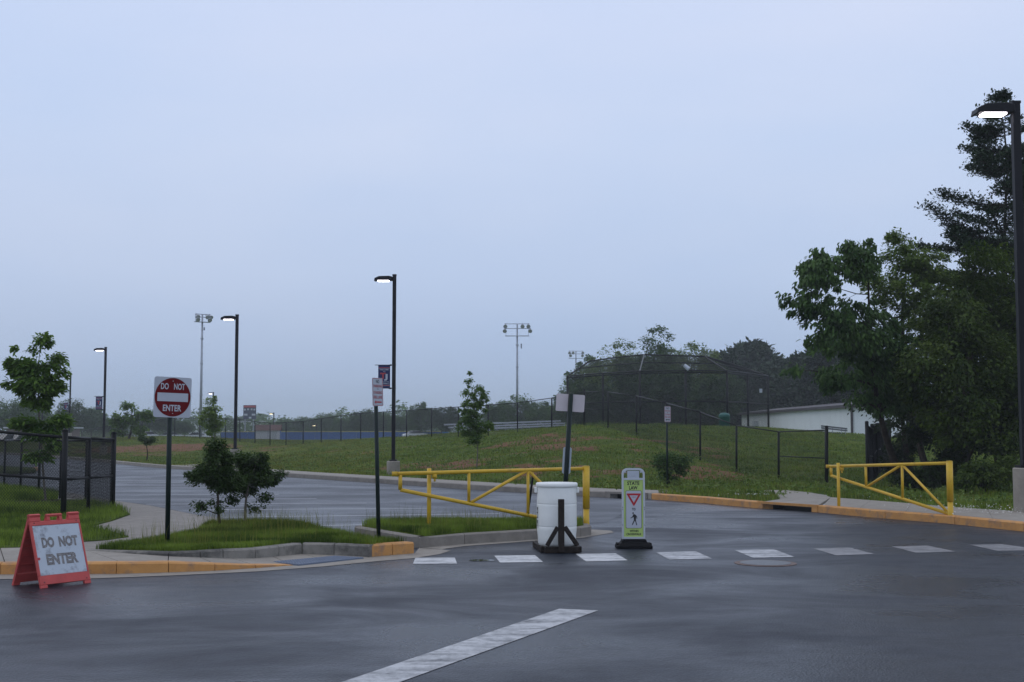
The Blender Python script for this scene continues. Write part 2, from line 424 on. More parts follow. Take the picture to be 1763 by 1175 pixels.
def text(lines, name, m, parent, tilt=None):
    """lines: (string, x centre, z centre, height, max width, bold); lies in the plane y = yy, faces -y"""
    V, F = [], []
    dg = None
    for (st, cx, cz, h, wmax, bold, yy) in lines:
        cu = bpy.data.curves.new('t', 'FONT'); cu.body = st; cu.size = 1; cu.offset = bold; cu.resolution_u = 3
        ob = bpy.data.objects.new('t', cu); COL.objects.link(ob)
        bpy.context.view_layer.update()
        dg = bpy.context.evaluated_depsgraph_get()
        me = ob.evaluated_get(dg).to_mesh()
        P = np.array([v.co[:] for v in me.vertices]); polys = [tuple(p.vertices) for p in me.polygons]
        ob.evaluated_get(dg).to_mesh_clear()
        bpy.data.objects.remove(ob); bpy.data.curves.remove(cu)
        x0, x1 = P[:, 0].min(), P[:, 0].max(); y0, y1 = P[:, 1].min(), P[:, 1].max()
        sz = h / (y1 - y0); sx = min(sz, wmax / (x1 - x0)) if wmax > 0 else -wmax / (x1 - x0)
        b = len(V)
        V += [((p[0] - (x0 + x1) / 2) * sx + cx, yy, (p[1] - (y0 + y1) / 2) * sz + cz) for p in P]
        F += [tuple(b + i for i in f) for f in polys]
    mb = MB(); mb.v = V; mb.f = F
    return mb.build(name, m, parent, tilt=tilt)

def slab(name, pts, depth, m, parent=None, kind=None, off=None, label=None):
    """top outline pts (3-D, any winding) with skirts down by depth"""
    pts = [Vector(p) for p in pts]
    ar = sum(a.x * b.y - b.x * a.y for a, b in zip(pts, pts[1:] + pts[:1]))
    if ar < 0: pts = pts[::-1]
    n = len(pts)
    tris = geometry.tessellate_polygon([[Vector((p.x, p.y, 0)) for p in pts]])
    mb = MB()
    vs_ = pts + [p - Vector((0, 0, depth)) for p in pts]
    fs_ = []
    for t in tris:
        a, b, c = (pts[i] for i in t)
        fs_.append(tuple(t) if (b.x - a.x) * (c.y - a.y) - (b.y - a.y) * (c.x - a.x) > 0 else tuple(t)[::-1])
    fs_ += [(i, n + i, n + (i + 1) % n, (i + 1) % n) for i in range(n)]
    mb.add(vs_, fs_)
    return mb.build(name, m, parent, kind=kind, off=off, label=label)

def sheet(name, pts, z, m, parent=None, kind='structure'):
    pts = [Vector((p[0], p[1], z)) for p in pts]
    tris = geometry.tessellate_polygon([pts])
    mb = MB(); fs_ = []
    for t in tris:
        a, b, c = (pts[i] for i in t)
        fs_.append(tuple(t) if (b.x - a.x) * (c.y - a.y) - (b.y - a.y) * (c.x - a.x) > 0 else tuple(t)[::-1])
    mb.add(pts, fs_)
    return mb.build(name, m, parent, kind=kind)

# ------------------------------------------------------------------ the far curb line
F_px = [(42, 785), (115, 791), (192, 798), (231, 802), (267, 805.5), (301, 808), (351, 811), (420, 816), (500, 822), (650, 832), (800, 842.5),
        (925, 850), (1000, 854.5), (1042, 857), (1115, 859.8), (1215, 867), (1298, 874.9), (1410, 882.8), (1487, 890), (1634, 902), (1763, 915.5), (1900, 932), (2100, 962)]
FP = [W(a, b) for a, b in F_px]
FP = [Vector((-62, 130, 0))] + FP + [Vector((11.0, 10, 0)), Vector((11.5, 0, 0)), Vector((12, -30, 0))]
FPX_ = [-200] + [a for a, b in F_px] + [2400, 2600, 2800]
def fnorm(i):
    a = FP[max(0, i - 1)]; b = FP[min(len(FP) - 1, i + 1)]
    d = (b - a).normalized(); return Vector((-d.y, d.x, 0))
FN = [fnorm(i) for i in range(len(FP))]
def Foff(i, t, z): return FP[i] + FN[i] * t + Vector((0, 0, z))
def fidx(px): return min(range(len(FPX_)), key=lambda i: abs(FPX_[i] - px))
def F_at(px, t, z):
    for i in range(len(FPX_) - 1):
        if FPX_[i] <= px <= FPX_[i + 1]:
            k = (px - FPX_[i]) / (FPX_[i + 1] - FPX_[i])
            return FP[i].lerp(FP[i + 1], k) + FN[i].lerp(FN[i + 1], k).normalized() * t + Vector((0, 0, z))

# lawn edge behind the far curb
SW1 = (360, 1129); SW2 = (1320, 2800)
edge = []
for i, px in enumerate(FPX_):
    if px < SW1[0]: edge.append(Foff(i, .16, .13))
edge.append(F_at(SW1[0], .16, .13)); edge.append(F_at(SW1[0], 1.25, .13))
for i, px in enumerate(FPX_):
    if SW1[0] < px < SW1[1]: edge.append(Foff(i, 1.25 if px < 1000 else 1.5, .13))
edge.append(W(1133, 841.5, .13)); edge.append(F_at(1127, .16, .13))
for i, px in enumerate(FPX_):
    if 1127 < px < 1300: edge.append(Foff(i, .16, .13))
P2 = [F_at(1306, .18, .13), W(1344, 859.6, .13), W(1335, 850, .13), W(1312, 844.6, .13), W(1353, 844.2, .13), W(1392, 848, .13), W(1424, 853, .13), W(1424, 856.4, .13), W(1487, 861, .13), W(1634, 873, .13), W(1763, 881, .13)]
edge += P2
e0 = P2[-1]
edge += [Vector((e0.x + 1.2, 20, .13)), Vector((13.0, 10, .13)), Vector((13.5, 0, .13)), Vector((14, -30, .13))]

# ------------------------------------------------------------------ terrain height
ctl = []
for p in edge: ctl.append((p.x, p.y, .13))
FENCE_F = [(140, 758, 742, 160), (192, 757, 732, 140), (245, 754, 726, 126), (301, 752, 720, 116), (344, 755, 720, 110), (388, 758, 720.5, 105), (413, 761, 722, 101), (439, 764, 726, 98), (465, 767, 728.8, 96),
           (492.5, 769, 727.8, 95), (522, 768.5, 726, 92), (553, 766, 721, 90), (587, 761, 716, 88), (621, 757, 712, 87), (660, 755, 709.6, 86), (700, 754.5, 707, 84), (743, 754, 704, 81), (789, 755, 701, 77),
           (840.5, 751.5, 697.8, 75), (891, 748, 694, 74), (950, 740, 685.5, 73), (1006, 733, 675, 69), (1047, 738, 675, 65), (1095.7, 750, 682, 60), (1148, 770, 694.5, 55), (1205.5, 792, 710, 50), (1268, 817, 733, 46.5),
           (1340.6, 828, 743.7, 44), (1423, 838, 741, 41.6)]
for px, yb, yt, d in FENCE_F:
    p = D(px, yb, d); ctl.append((p.x, p.y, p.z))
for px, py, d in [(1450, 838, 41), (1450, 800, 54), (1450, 765, 70), (1450, 747, 85), (1550, 800, 52), (1550, 765, 75), (1300, 758, 120), (1470, 765, 100), (1277, 755, 139), (1550, 765, 105), (1700, 755, 130),
                  (1100, 735, 88), (1200, 735, 88), (1020, 735, 92), (1320, 738, 92), (1260, 737, 76), (1150, 735, 120), (1000, 738, 130), (850, 746, 120), (900, 746, 110), (743, 752, 110), (650, 754, 170), (500, 757.5, 245), (400, 757.5, 245), (600, 756, 245),
                  (450, 760, 200), (550, 759, 200), (620, 758, 200), (500, 761, 180), (400, 761, 205), (600, 761, 140), (550, 763, 120), (620, 759, 110), (560, 760.5, 165), (660, 757, 130), (500, 764, 140), (400, 762, 160), (300, 753, 160), (150, 752, 190), (50, 755, 190), (0, 757, 150), (60, 762, 130), (250, 785, 82), (250, 772, 92), (400, 795, 66), (380, 775, 84), (500, 800, 60), (500, 785, 76), (650, 808, 52), (650, 785, 62),
                  (650, 765, 74), (820, 805, 46), (820, 780, 56), (820, 762, 66), (980, 810, 42.5), (980, 780, 50), (980, 757, 57), (1100, 820, 39), (1100, 790, 46), (1150, 835, 36.5), (1230, 850, 34), (1210, 822, 41.5), (1350, 848, 35.5), (1600, 862, 30), (1763, 866, 27), (1763, 835, 36), (1900, 800, 50), (1600, 815, 45)]:
    p = D(px, py, d); ctl.append((p.x, p.y, max(p.z, .05) if d < 40 else p.z))
for x, y, z in [(-300, 150, .4), (-300, 500, .6), (-100, 400, .3), (0, 400, .8), (100, 400, 1.4), (300, 400, 1.6), (60, 60, .9), (120, 80, 1.6), (300, 150, 1.8), (0, 900, .8), (-400, 900, .8), (400, 900, 1.5), (25, 10, .4), (40, 30, .7), (30, -30, .3), (90, 0, 1)]:
    ctl.append((x, y, z))
ctl = np.array(ctl)
_c2 = 9.0
def _phi(r2): return np.sqrt(r2 + _c2)
_A = _phi(((ctl[:, None, :2] - ctl[None, :, :2]) ** 2).sum(-1))
_n = len(ctl)
_M = np.zeros((_n + 1, _n + 1)); _M[:_n, :_n] = _A - np.eye(_n) * .35; _M[:_n, _n] = 1; _M[_n, :_n] = 1
_w = np.linalg.solve(_M, np.append(ctl[:, 2], 0))
def bumps(x, y):
    return (np.sin(x * .9 + np.sin(y * .7) * 1.3) * np.cos(y * .8 + x * .3) * .06 + np.sin(x * 2.3 + y * 1.1) * np.sin(y * 2.7 - x * .6) * .045 + np.sin(x * 4.1 - y * 1.7) * np.sin(y * 3.9 + x * 1.2) * .02)
def edge_dist(P):
    P = np.asarray(P); best = np.full(len(P), 1e9)
    for a, b in zip(edge[:-1], edge[1:]):
        a2 = np.array([a.x, a.y]); ab = np.array([b.x - a.x, b.y - a.y]); L = ab @ ab
        if L < 1e-9: continue
        t = np.clip(((P - a2) @ ab) / L, 0, 1); q = a2 + t[:, None] * ab
        best = np.minimum(best, np.sqrt(((P - q) ** 2).sum(1)))
    return best
def terr(P):
    """height of the grass land at points (n,2)"""
    P = np.asarray(P, dtype=float).reshape(-1, 2); out = np.empty(len(P))
    for s in range(0, len(P), 20000):
        q = P[s:s + 20000]
        out[s:s + 20000] = _phi(((q[:, None, :] - ctl[None, :, :2]) ** 2).sum(-1)) @ _w[:_n] + _w[_n]
    e = np.clip(edge_dist(P) / 2.0, 0, 1); e = e * e * (3 - 2 * e)
    return .13 * (1 - e) + e * (np.clip(out, -.5, 3.2) + bumps(P[:, 0], P[:, 1]))
def gz(x, y): return float(terr([(x, y)])[0])
def G(px, d):
    """a point of the land in the direction px at depth d"""
    x = (px - 881.5) / FPX * d
    return Vector((x, d, gz(x, d)))

# soil patches (px, py, depth, rx, ry, strength)
soilp = []
for px, py, d, rx, ry, s in [(950, 746, 62, 1.3, 1.6, .9), (986, 752, 58, 1.6, 1.4, 1), (952, 765, 54, 1.2, 1.5, .8), (900, 762, 58, 1.5, 2.5, .55), (740, 794, 50, 2.6, 1.6, .9), (790, 797, 47, 1.2, 1.2, .8), (700, 790, 53, 1.5, 1.5, .6), (1050, 812, 42, .8, 1.1, .8), (1100, 800, 44, .6, 1, .6),
                             (1210, 805, 45, 1.7, 2.2, .95), (1190, 822, 40, .8, 1.2, .7), (220, 772, 92, 5, 7, .55), (320, 770, 92, 5, 8, .6), (260, 785, 82, 3, 4, .4), (470, 772, 85, 4, 5, .4), (560, 775, 75, 4, 5, .35), (640, 780, 66, 2, 3, .4), (1065, 735, 64, 1.0, 1, .4), (1180, 770, 54, .8, 1.2, .5), (1110, 765, 52, 1, 1.5, .5)]:
    soilp.append(((px - 881.5) / FPX * d, d, rx, ry, s))
_r = random.Random(4)
for _ in range(70):
    px, d = _r.uniform(880, 1260), _r.uniform(39, 60)
    soilp.append(((px - 881.5) / FPX * d, d, _r.uniform(.25, .7), _r.uniform(.25, .6), _r.uniform(.6, .95)))
for _ in range(40):
    px, d = _r.uniform(200, 860), _r.uniform(50, 95)
    soilp.append(((px - 881.5) / FPX * d, d, _r.uniform(.4, 1.4), _r.uniform(.3, .9), _r.uniform(.4, .8)))
def soil(P):
    P = np.asarray(P, dtype=float); v = np.zeros(len(P))
    for x, y, rx, ry, s in soilp:
        v = np.maximum(v, s * np.exp(-((P[:, 0] - x) / rx) ** 2 - ((P[:, 1] - y) / ry) ** 2))
    return v

def inside(P, poly):
    P = np.asarray(P); x, y = P[:, 0], P[:, 1]; c = np.zeros(len(P), bool)
    n = len(poly); j = n - 1
    for i in range(n):
        xi, yi, xj, yj = poly[i][0], poly[i][1], poly[j][0], poly[j][1]
        if yi != yj:
            c ^= ((yi > y) != (yj > y)) & (x < (xj - xi) * (y - yi) / (yj - yi) + xi)
        j = i
    return c

# land behind the far curb
outer = [(p.x, p.y) for p in edge] + [(420, -30), (420, 920), (-460, 920), (-460, 131)]
cand = []
d = 20.0
while d < 900:
    step = max(.45, d * .012)
    lim = .56 if d < 260 else .6
    nu = int(2 * lim * d / (step * 1.3))
    xs = np.linspace(-lim * d, lim * d, max(nu, 8)) + rng.uniform(-.2, .2, max(nu, 8)) * step
    cand.append(np.stack([xs, np.full_like(xs, d) + rng.uniform(-.2, .2, len(xs)) * step], 1))
    d += step
xx, yy = np.meshgrid(np.arange(-440, 420, 25.), np.arange(-25, 910, 25.))
g2 = np.stack([xx.ravel(), yy.ravel()], 1); g2 = g2[np.abs(g2[:, 0]) > .6 * np.maximum(g2[:, 1], 1) + 3]
cand = np.concatenate(cand + [g2])
cand = cand[inside(cand, outer)]
cand = cand[edge_dist(cand) > .3]
vin = [Vector(p) for p in outer] + [Vector(p) for p in cand]
nb = len(outer)
res = geometry.delaunay_2d_cdt(vin, [(i, (i + 1) % nb) for i in range(nb)], [list(range(nb))], 1, 1e-4)
V2 = np.array([v[:] for v in res[0]]); F2 = np.array([f for f in res[2] if len(f) == 3])
a_, b_, c_ = V2[F2[:, 0]], V2[F2[:, 1]], V2[F2[:, 2]]
cr_ = (b_[:, 0] - a_[:, 0]) * (c_[:, 1] - a_[:, 1]) - (b_[:, 1] - a_[:, 1]) * (c_[:, 0] - a_[:, 0])
F2[cr_ < 0] = F2[cr_ < 0][:, ::-1]
Z2 = terr(V2)
land = mesh_np('grass_land', np.column_stack([V2, Z2]), F2, GROUND, smooth=True, kind='structure')
att = land.data.attributes.new('soil', 'FLOAT', 'POINT'); att.data.foreach_set('value', soil(V2).astype(np.float32))

# ------------------------------------------------------------------ road and car park
lot_edge_px = [(100, 846), (150, 853), (196, 862), (260, 871), (340, 887), (440, 902), (520, 910), (598, 925)]   # edge of the walk against the lot
road_poly = [(-75, -30)] + [(p.x, p.y) for p in FP[::-1] if p.y > -31 or True]
road_poly = [(-140, -30), (-140, 131)] + [(p.x + .02, p.y) for p in FP]
sheet('road', road_poly, 0.0, ASPH)
lotp = [W(607, 924)] + [W(640, 916), W(760, 908), W(925, 902), W(1000, 901), W(1045, 900), W(1080, 880), W(1095, 861.5)]
lot_poly = [(p.x, p.y) for p in lotp] + [(p.x - .05, p.y) for p in FP[fidx(1042)::-1]] + [(-80, 130), (-80, 36), W(-250, 838)[:2]] + [W(a, b)[:2] for a, b in lot_edge_px]
sheet('parking_lot', lot_poly, 0.004, ASPH2)

# parking bay lines
marks = thing('parking_bay_lines', None, None, kind='structure')
PL = [((500, 907.2), (900, 898.5)), ((384, 891.7), (860, 885.3)), ((342, 878.7), (735, 876)), ((252, 869), (631, 867)), ((197, 860.5), (545, 859.4)), ((190, 853), (480, 852)), ((170, 847), (425, 846)), ((140, 841.3), (385, 840.5)),
      ((110, 836), (345, 835.5)), ((80, 831.5), (310, 831)), ((60, 827.5), (285, 827.2)), ((40, 824), (262, 823.8))]
for (a, b) in PL:
    p, q = W(*a), W(*b); dr = (q - p).normalized(); nn = Vector((-dr.y, dr.x, 0)) * .06
    sheet('painted_line', [p + nn, q + nn, q - nn, p - nn], .008, LOT_LINE, marks, kind=None)

xw = thing('crosswalk', None, None, kind='structure')
bars = [([(715, 961), (783, 961), (787, 971.5), (711, 971.5)], WHITE_FRESH), ([(851, 957.5), (921, 956.5), (935, 968.5), (861, 969.5)], WHITE_FRESH), ([(991, 954.5), (1060, 953.5), (1081, 965.5), (1009, 967.5)], WHITE_FRESH),
        ([(1129, 951.5), (1198, 950), (1226, 962.5), (1153, 964.5)], WHITE_LINE), ([(1265, 948), (1332.5, 946.5), (1368, 959.6), (1297, 961.5)], WHITE_LINE), ([(1399.6, 945), (1463.5, 943.6), (1505, 954.5), (1439.5, 957)], WHITE_FAINT),
        ([(1535, 941.7), (1596, 940), (1647, 950.6), (1577, 952.5)], WHITE_FAINT), ([(1669.5, 938.8), (1724, 937.5), (1800, 948), (1717, 949)], WHITE_FAINT), ([(1795, 935), (1852, 934), (1930, 943), (1850, 945)], WHITE_FAINT)]
for q, m in bars: sheet('painted_bar', [W(*p) for p in q], .004, m, xw, kind=None)
sl = thing('stop_line', None, None, kind='structure')
a, b, c, d_ = W(963, 1049), W(1030, 1052), W(690, 1175), W(590, 1175)
sheet('painted_line', [a, b, b + (c - b) * 1.5, a + (d_ - a) * 1.5], .004, WHITE_LINE, sl, kind=None)

# ------------------------------------------------------------------ far kerbs and pavement
def seg_pts(px0, px1, n):
    return [px0 + (px1 - px0) * i / n for i in range(n + 1)]
def kerb_run(name, label_kind, px0, px1, n, m, h=.15, w=.16):
    root = thing(name, None, None, kind='structure')
    xs = seg_pts(px0, px1, n)
    for a, b in zip(xs[:-1], xs[1:]):
        ins = [x for x in FPX_ if a + 1 < x < b - 1]
        st = [a] + ins + [b]
        A = [F_at(x, 0, h - .02) for x in st]; B = [F_at(x, .025, h) for x in st]; Cc = [F_at(x, w, h + .004) for x in st]
        g = (A[-1] - A[0]).normalized() * .006
        for P in (A, B, Cc): P[0] = P[0] + g; P[-1] = P[-1] - g
        mb = MB(); k = len(st)
        lo = [Vector((p.x, p.y, -.25)) for p in A]; lo2 = [Vector((p.x, p.y, -.25)) for p in Cc]
        for rowa, rowb in ((lo, A), (A, B), (B, Cc), (Cc, lo2)):
            mb.add(rowa + rowb, [(i, i + 1, k + i + 1, k + i) for i in range(k - 1)])
        mb.add([lo[0], A[0], B[0], Cc[0], lo2[0]], [(0, 1, 2, 3, 4)]); mb.add([lo[-1], A[-1], B[-1], Cc[-1], lo2[-1]], [(4, 3, 2, 1, 0)])
        mb.build('kerb_stone', m, root)
    return root
kerb_run('far_kerb', '', -200, 42, 6, CONC_PALE); kerb_run('far_kerb', '', 42, 351, 14, CONC_PALE); kerb_run('far_kerb', '', 351, 1042, 18, CONC)
kerb_run('orange_kerb', '', 1122, 1305, 2, ORANGE); kerb_run('orange_kerb', '', 1408, 1763, 3, ORANGE); kerb_run('orange_kerb', '', 1763, 2800, 5, ORANGE)
mb = MB(); A0, A1 = F_at(1115.5, 0, 0), F_at(1121.5, 0, 0); B0, B1 = F_at(1115.5, .16, 0), F_at(1121.5, .16, 0)
slab('kerb_end', [A0 + Vector((0, 0, .15)), A1 + Vector((0, 0, .15)), B1 + Vector((0, 0, .15)), B0 + Vector((0, 0, .15))], .3, CONC_PALE, kind='structure')

def pave_run(name, pairs, m, thick=.25, gap=.01):
    root = thing(name, None, None, kind='structure')
    for (a0, b0), (a1, b1) in zip(pairs[:-1], pairs[1:]):
        ga = (a1 - a0).normalized() * gap / 2; gb = (b1 - b0).normalized() * gap / 2
        slab('paving_slab', [a0 + ga, a1 - ga, b1 - gb, b0 + gb], thick, m, root)
    return root
def run_pairs(x0, x1, n, t0, t1, z=.145):
    return [(F_at(x, t0, z), F_at(x, t1, z)) for x in seg_pts(x0, x1, n)]
pave_run('far_sidewalk', run_pairs(360, 1042, 22, .165, 1.36, .147), CONC_PALE)
pave_run('far_sidewalk', run_pairs(1042, 1115, 1, .02, 1.6, .152), CONC_PALE, .05)
pave_run('far_sidewalk', [(F_at(1115, .165, .147), F_at(1115, 1.62, .147)), (F_at(1127, .165, .147), W(1133, 841.5, .147))], CONC_PALE)
pave_run('far_sidewalk', [(F_at(285, .165, .145), F_at(290, 3.2, .2)), (F_at(305, .165, .145), F_at(322, 3.4, .2))], CONC_PALE)
z = .147
pts2 = [F_at(1408, .165, z), F_at(1470, .165, z), F_at(1550, .165, z), F_at(1634, .165, z), F_at(1700, .165, z), F_at(1763, .165, z), F_at(1900, .165, z), F_at(2100, .165, z), F_at(2400, .165, z), F_at(2600, .165, z)]
bk2 = [W(1430, 856.4, z), W(1500, 861.6, z), W(1570, 867, z), W(1634, 873, z), W(1700, 877.3, z), W(1763, 881, z), Vector((e0.x + .7, 21, z)), Vector((e0.x + 1.3, 18.6, z)), Vector((13.0, 10, z)), Vector((13.5, 0, z))]
pave_run('right_sidewalk', list(zip(pts2, bk2)), CONC_PALE)
slab('paving_apron', [F_at(1305, .02, .155), F_at(1408, .02, .155), W(1430, 856.5, z), W(1423, 853, z), W(1392, 848, z), W(1353, 844.3, z), W(1312, 844.6, z), W(1335, 850, z), W(1344, 859.6, z), F_at(1306, .17, z)], .06, CONC_PALE, kind='structure')
# asphalt path through the fence gap
pp = [W(1388, 848, .15), W(1424, 853, .15)]
pl = [D(1395, 846, 37), D(1425, 838, 40.8), D(1455, 829, 44)]; pr = [D(1432, 851, 36), D(1475, 838, 40.8), D(1500, 827, 45)]
mbp = MB(); rows = []
for i, (pxl, pxr, dd) in enumerate([(1388, 1430, 35.6), (1400, 1446, 37.4), (1415, 1472, 39.5), (1434, 1486, 41.5)]):
    l_, r_ = G(pxl, dd), G(pxr, dd); rows.append([l_ + Vector((0, 0, .05)), (l_ + r_) / 2 + Vector((0, 0, .07)), r_ + Vector((0, 0, .05))])
vv = [p for r_ in rows for p in r_]; n0 = len(vv)
mbp.add(vv, [(i * 3 + j, i * 3 + j + 1, i * 3 + j + 4, i * 3 + j + 3) for i in range(len(rows) - 1) for j in range(2)])
mbp.build('footpath', PATHM, kind='structure', smooth=True)

# storm drains in the far kerb
def drain(px0, px1, face, label):
    a = F_at(px0, 0, 0); t = thing('storm_drain', label, 'drain', (a.x, a.y, 0))
    mb = MB()
    A, B = F_at(px0, -.012, 0), F_at(px1, -.012, 0); A2, B2 = F_at(px0, .03, 0), F_at(px1, .03, 0)
    dr = (B - A).normalized()
    up = Vector((0, 0, 1))
    mb.add([A + up * .105, B + up * .105, B + up * .158, A + up * .158, A2 + up * .105, B2 + up * .105, B2 + up * .158, A2 + up * .158], [(0, 1, 2, 3), (4, 7, 6, 5), (0, 4, 5, 1), (3, 2, 6, 7), (0, 3, 7, 4), (1, 5, 6, 2)])
    mb.build('lip', face, t, off=t.location)
    for s, e in ((A, A + dr * .16), (B - dr * .16, B)):
        n_ = FN[fidx(px0)]
        slab('cheek', [s + up * .103, e + up * .103, e + up * .103 + n_ * .3, s + up * .103 + n_ * .3], .4, face, t, off=t.location)
    n_ = FN[fidx(px0)]
    mv = MB(); C, E = A + n_ * .75, B + n_ * .75
    dn = Vector((0, 0, -.5)); u1 = up * .10
    A_, B_ = A + n_ * .03, B + n_ * .03
    mv.add([A_ + dn, B_ + dn, E + dn, C + dn, E + u1, C + u1], [(0, 1, 2, 3), (3, 2, 4, 5)])
    mv.add([A_ + dn, C + dn, C + u1, A_ + u1, B_ + dn, E + dn, E + u1, B_ + u1], [(0, 1, 2, 3), (7, 6, 5, 4)])
    mv.build('pit', DARK_VOID, t, off=t.location)
drain(1042, 1115, CONC, 'grey concrete storm drain opening in the far kerb behind the white drum')
drain(1305, 1408, ORANGE, 'orange lipped storm drain opening in the kerb left of the right gate')

# ------------------------------------------------------------------ near left corner: gutter, kerb, pavement, islands
UP = Vector((0, 0, 1))
G_edge = [(-300, 1003), (0, 998), (160, 997), (290, 992), (440, 985), (560, 976), (640, 968), (712, 962), (757, 955), (776, 949)]
C_edge = [(-300, 993), (0, 990), (100, 989.5), (200, 989), (290, 986.5), (370, 983.5), (440, 979), (511, 974), (575, 967.5), (636, 960), (714, 953.5)]
T_front = [(-300, 970, .14), (0, 968.5, .14), (100, 969, .14), (200, 970, .14), (290, 971, .13), (370, 971.8, .09), (440, 972.8, .045), (511, 973.6, .008)]
gut = [W(*p) for p in G_edge] + [W(757, 946), W(722, 944)] + [W(*p) for p in C_edge[::-1]]
sheet('gutter_pan', gut, .005, CONC_PALE)
# orange kerb, tapering down to the ramp
root = thing('orange_kerb', None, None, kind='structure')
for i in range(7):
    f0, f1 = W(*C_edge[i]), W(*C_edge[i + 1]); (x0, y0, z0), (x1, y1, z1) = T_front[i], T_front[i + 1]
    t0, t1 = W(x0, y0, z0), W(x1, y1, z1)
    tf0 = f0 + UP * z0 * .85 + (t0 - f0) * .0; tf1 = f1 + UP * z1 * .85
    dr = (f1 - f0).normalized(); n_ = Vector((-dr.y, dr.x, 0)); g = dr * (.004)
    q = [f0 + g, f1 - g, f1 - g + UP * z1 * .85, f0 + g + UP * z0 * .85, f0 + g + n_ * .03 + UP * z0, f1 - g + n_ * .03 + UP * z1, f1 - g + n_ * .16 + UP * (z1 + .002), f0 + g + n_ * .16 + UP * (z0 + .002), f0 + g + n_ * .16 - UP * .1, f1 - g + n_ * .16 - UP * .1, f0 + g - UP * .1, f1 - g - UP * .1]
    mb = MB(); mb.add(q, [(10, 11, 2, 3), (3, 2, 5, 4), (4, 5, 6, 7), (7, 6, 9, 8), (10, 3, 4, 7, 8), (11, 9, 6, 5, 2)])
    mb.build('kerb_stone', ORANGE, root)
# pavement behind it, as slabs, sinking to the ramp
def kerb_back(i):
    f0 = W(*C_edge[i]); a = W(*C_edge[max(i - 1, 0)]); b = W(*C_edge[min(i + 1, len(C_edge) - 1)])
    dr = (b - a).normalized(); n_ = Vector((-dr.y, dr.x, 0)); zz = T_front[i][2] if i < len(T_front) else .006
    return f0 + n_ * .165 + UP * (zz - .0)
fr = [kerb_back(i) for i in range(8)] + [W(575, 967.3, .007), W(634, 960, .007)]
bkp = [W(-300, 955, .145), W(0, 943, .145), W(95, 941, .145), W(150, 948, .145), W(290, 958, .14), W(345, 960, .12), (W(400, 961.5, .08)), W(470, 958.5, .045), W(520, 954, .03), W(632, 957.5, .012)]
root = thing('corner_sidewalk', None, None, kind='structure')
for i in range(len(fr) - 1):
    g1 = (fr[i + 1] - fr[i]).normalized() * .006; g2_ = (bkp[i + 1] - bkp[i]).normalized() * .006
    slab('paving_slab', [fr[i] + g1, fr[i + 1] - g1, bkp[i + 1] - g2_, bkp[i] + g2_], .2, CONC_PALE, root)
# warning plate with its domes
pw = [W(470, 967, .033), W(514, 972, .024), W(626, 960, .022), W(577, 957.2, .036)]
wp = thing('warning_plate', None, None, kind='structure')
slab('plate', pw, .02, PAD, wp)
mb = MB()
for i in range(26):
    for j in range(9):
        u_, v_ = (i + .5) / 26, (j + .5) / 9
        p = pw[0].lerp(pw[3], u_).lerp(pw[1].lerp(pw[2], u_), v_)
        mb.tube(p, p + UP * .006, .016, .009, 6)
o = mb.build('dome', PAD, wp); o['kind'] = 'stuff'
# sloping kerb wall behind the pavement
def wall_run(name, pts, width, m, off_dir=1, parent=None):
    root = parent or thing(name, None, None, kind='structure')
    for (a, za), (b, zb) in zip(pts[:-1], pts[1:]):
        dr = (b - a); dr.z = 0; dr.normalize(); n_ = Vector((-dr.y, dr.x, 0)) * off_dir; g = dr * .005
        A, B = a + g, b - g
        q = [A + UP * (-.15 - a.z), B + UP * (-.15 - b.z), B + UP * (zb - b.z) - UP * .02, A + UP * (za - a.z) - UP * .02, B + n_ * .025 + UP * (zb - b.z), A + n_ * .025 + UP * (za - a.z), B + n_ * width + UP * (zb - b.z), A + n_ * width + UP * (za - a.z), B + n_ * width + UP * (-.15 - b.z), A + n_ * width + UP * (-.15 - a.z)]
        mb = MB(); mb.add(q, [(0, 1, 2, 3), (3, 2, 4, 5), (5, 4, 6, 7), (7, 6, 8, 9), (0, 3, 5, 7, 9), (1, 8, 6, 4, 2)])
        mb.build('kerb_stone', m, root)
    return root
bk_z = [.15, .17, .20, .20, .19, .175, .17, .165]
wl_pts = list(zip([bkp[3], bkp[4], bkp[5], W(384, 961.5, .09), W(440, 961, .06), W(480, 958, .04), bkp[8], W(575, 956, .02), W(636, 959, .012)], [.15, .19, .20, .20, .185, .18, .18, .175, .165]))
kw = wall_run('kerb_wall', wl_pts, .15, CONC_STAIN)
wall_run('orange_kerb_end', [(W(637.5, 959.6, 0), .165), (W(676, 956.5, 0), .165), (W(713, 953.3, 0), .16)], .2, ORANGE)
# island A (grass with the two little trees)
def back_of(pts, k):
    out_ = []
    for i, (p, z_) in enumerate(pts):
        a_, b_ = pts[max(i - 1, 0)][0], pts[min(i + 1, len(pts) - 1)][0]
        d_2 = (b_ - a_); d_2.z = 0; d_2.normalize(); out_.append(Vector((p.x - d_2.y * k, p.y + d_2.x * k, z_ - .004)))
    return out_
oe_pts = [(W(637.5, 959.6, 0), .165), (W(676, 956.5, 0), .165), (W(713, 953.3, 0), .16)]
IA = back_of(wl_pts, .13) + back_of(oe_pts[1:], .17) + [ W(640, 929, .17), W(600, 922, .18), W(520, 908, .18), W(440, 902, .18), (W(360, 902, .17)), W(343, 914, .17), W(300, 926, .16), W(230, 935, .16)]
islA = slab('island_lawn', IA, .3, GROUND, kind='structure')
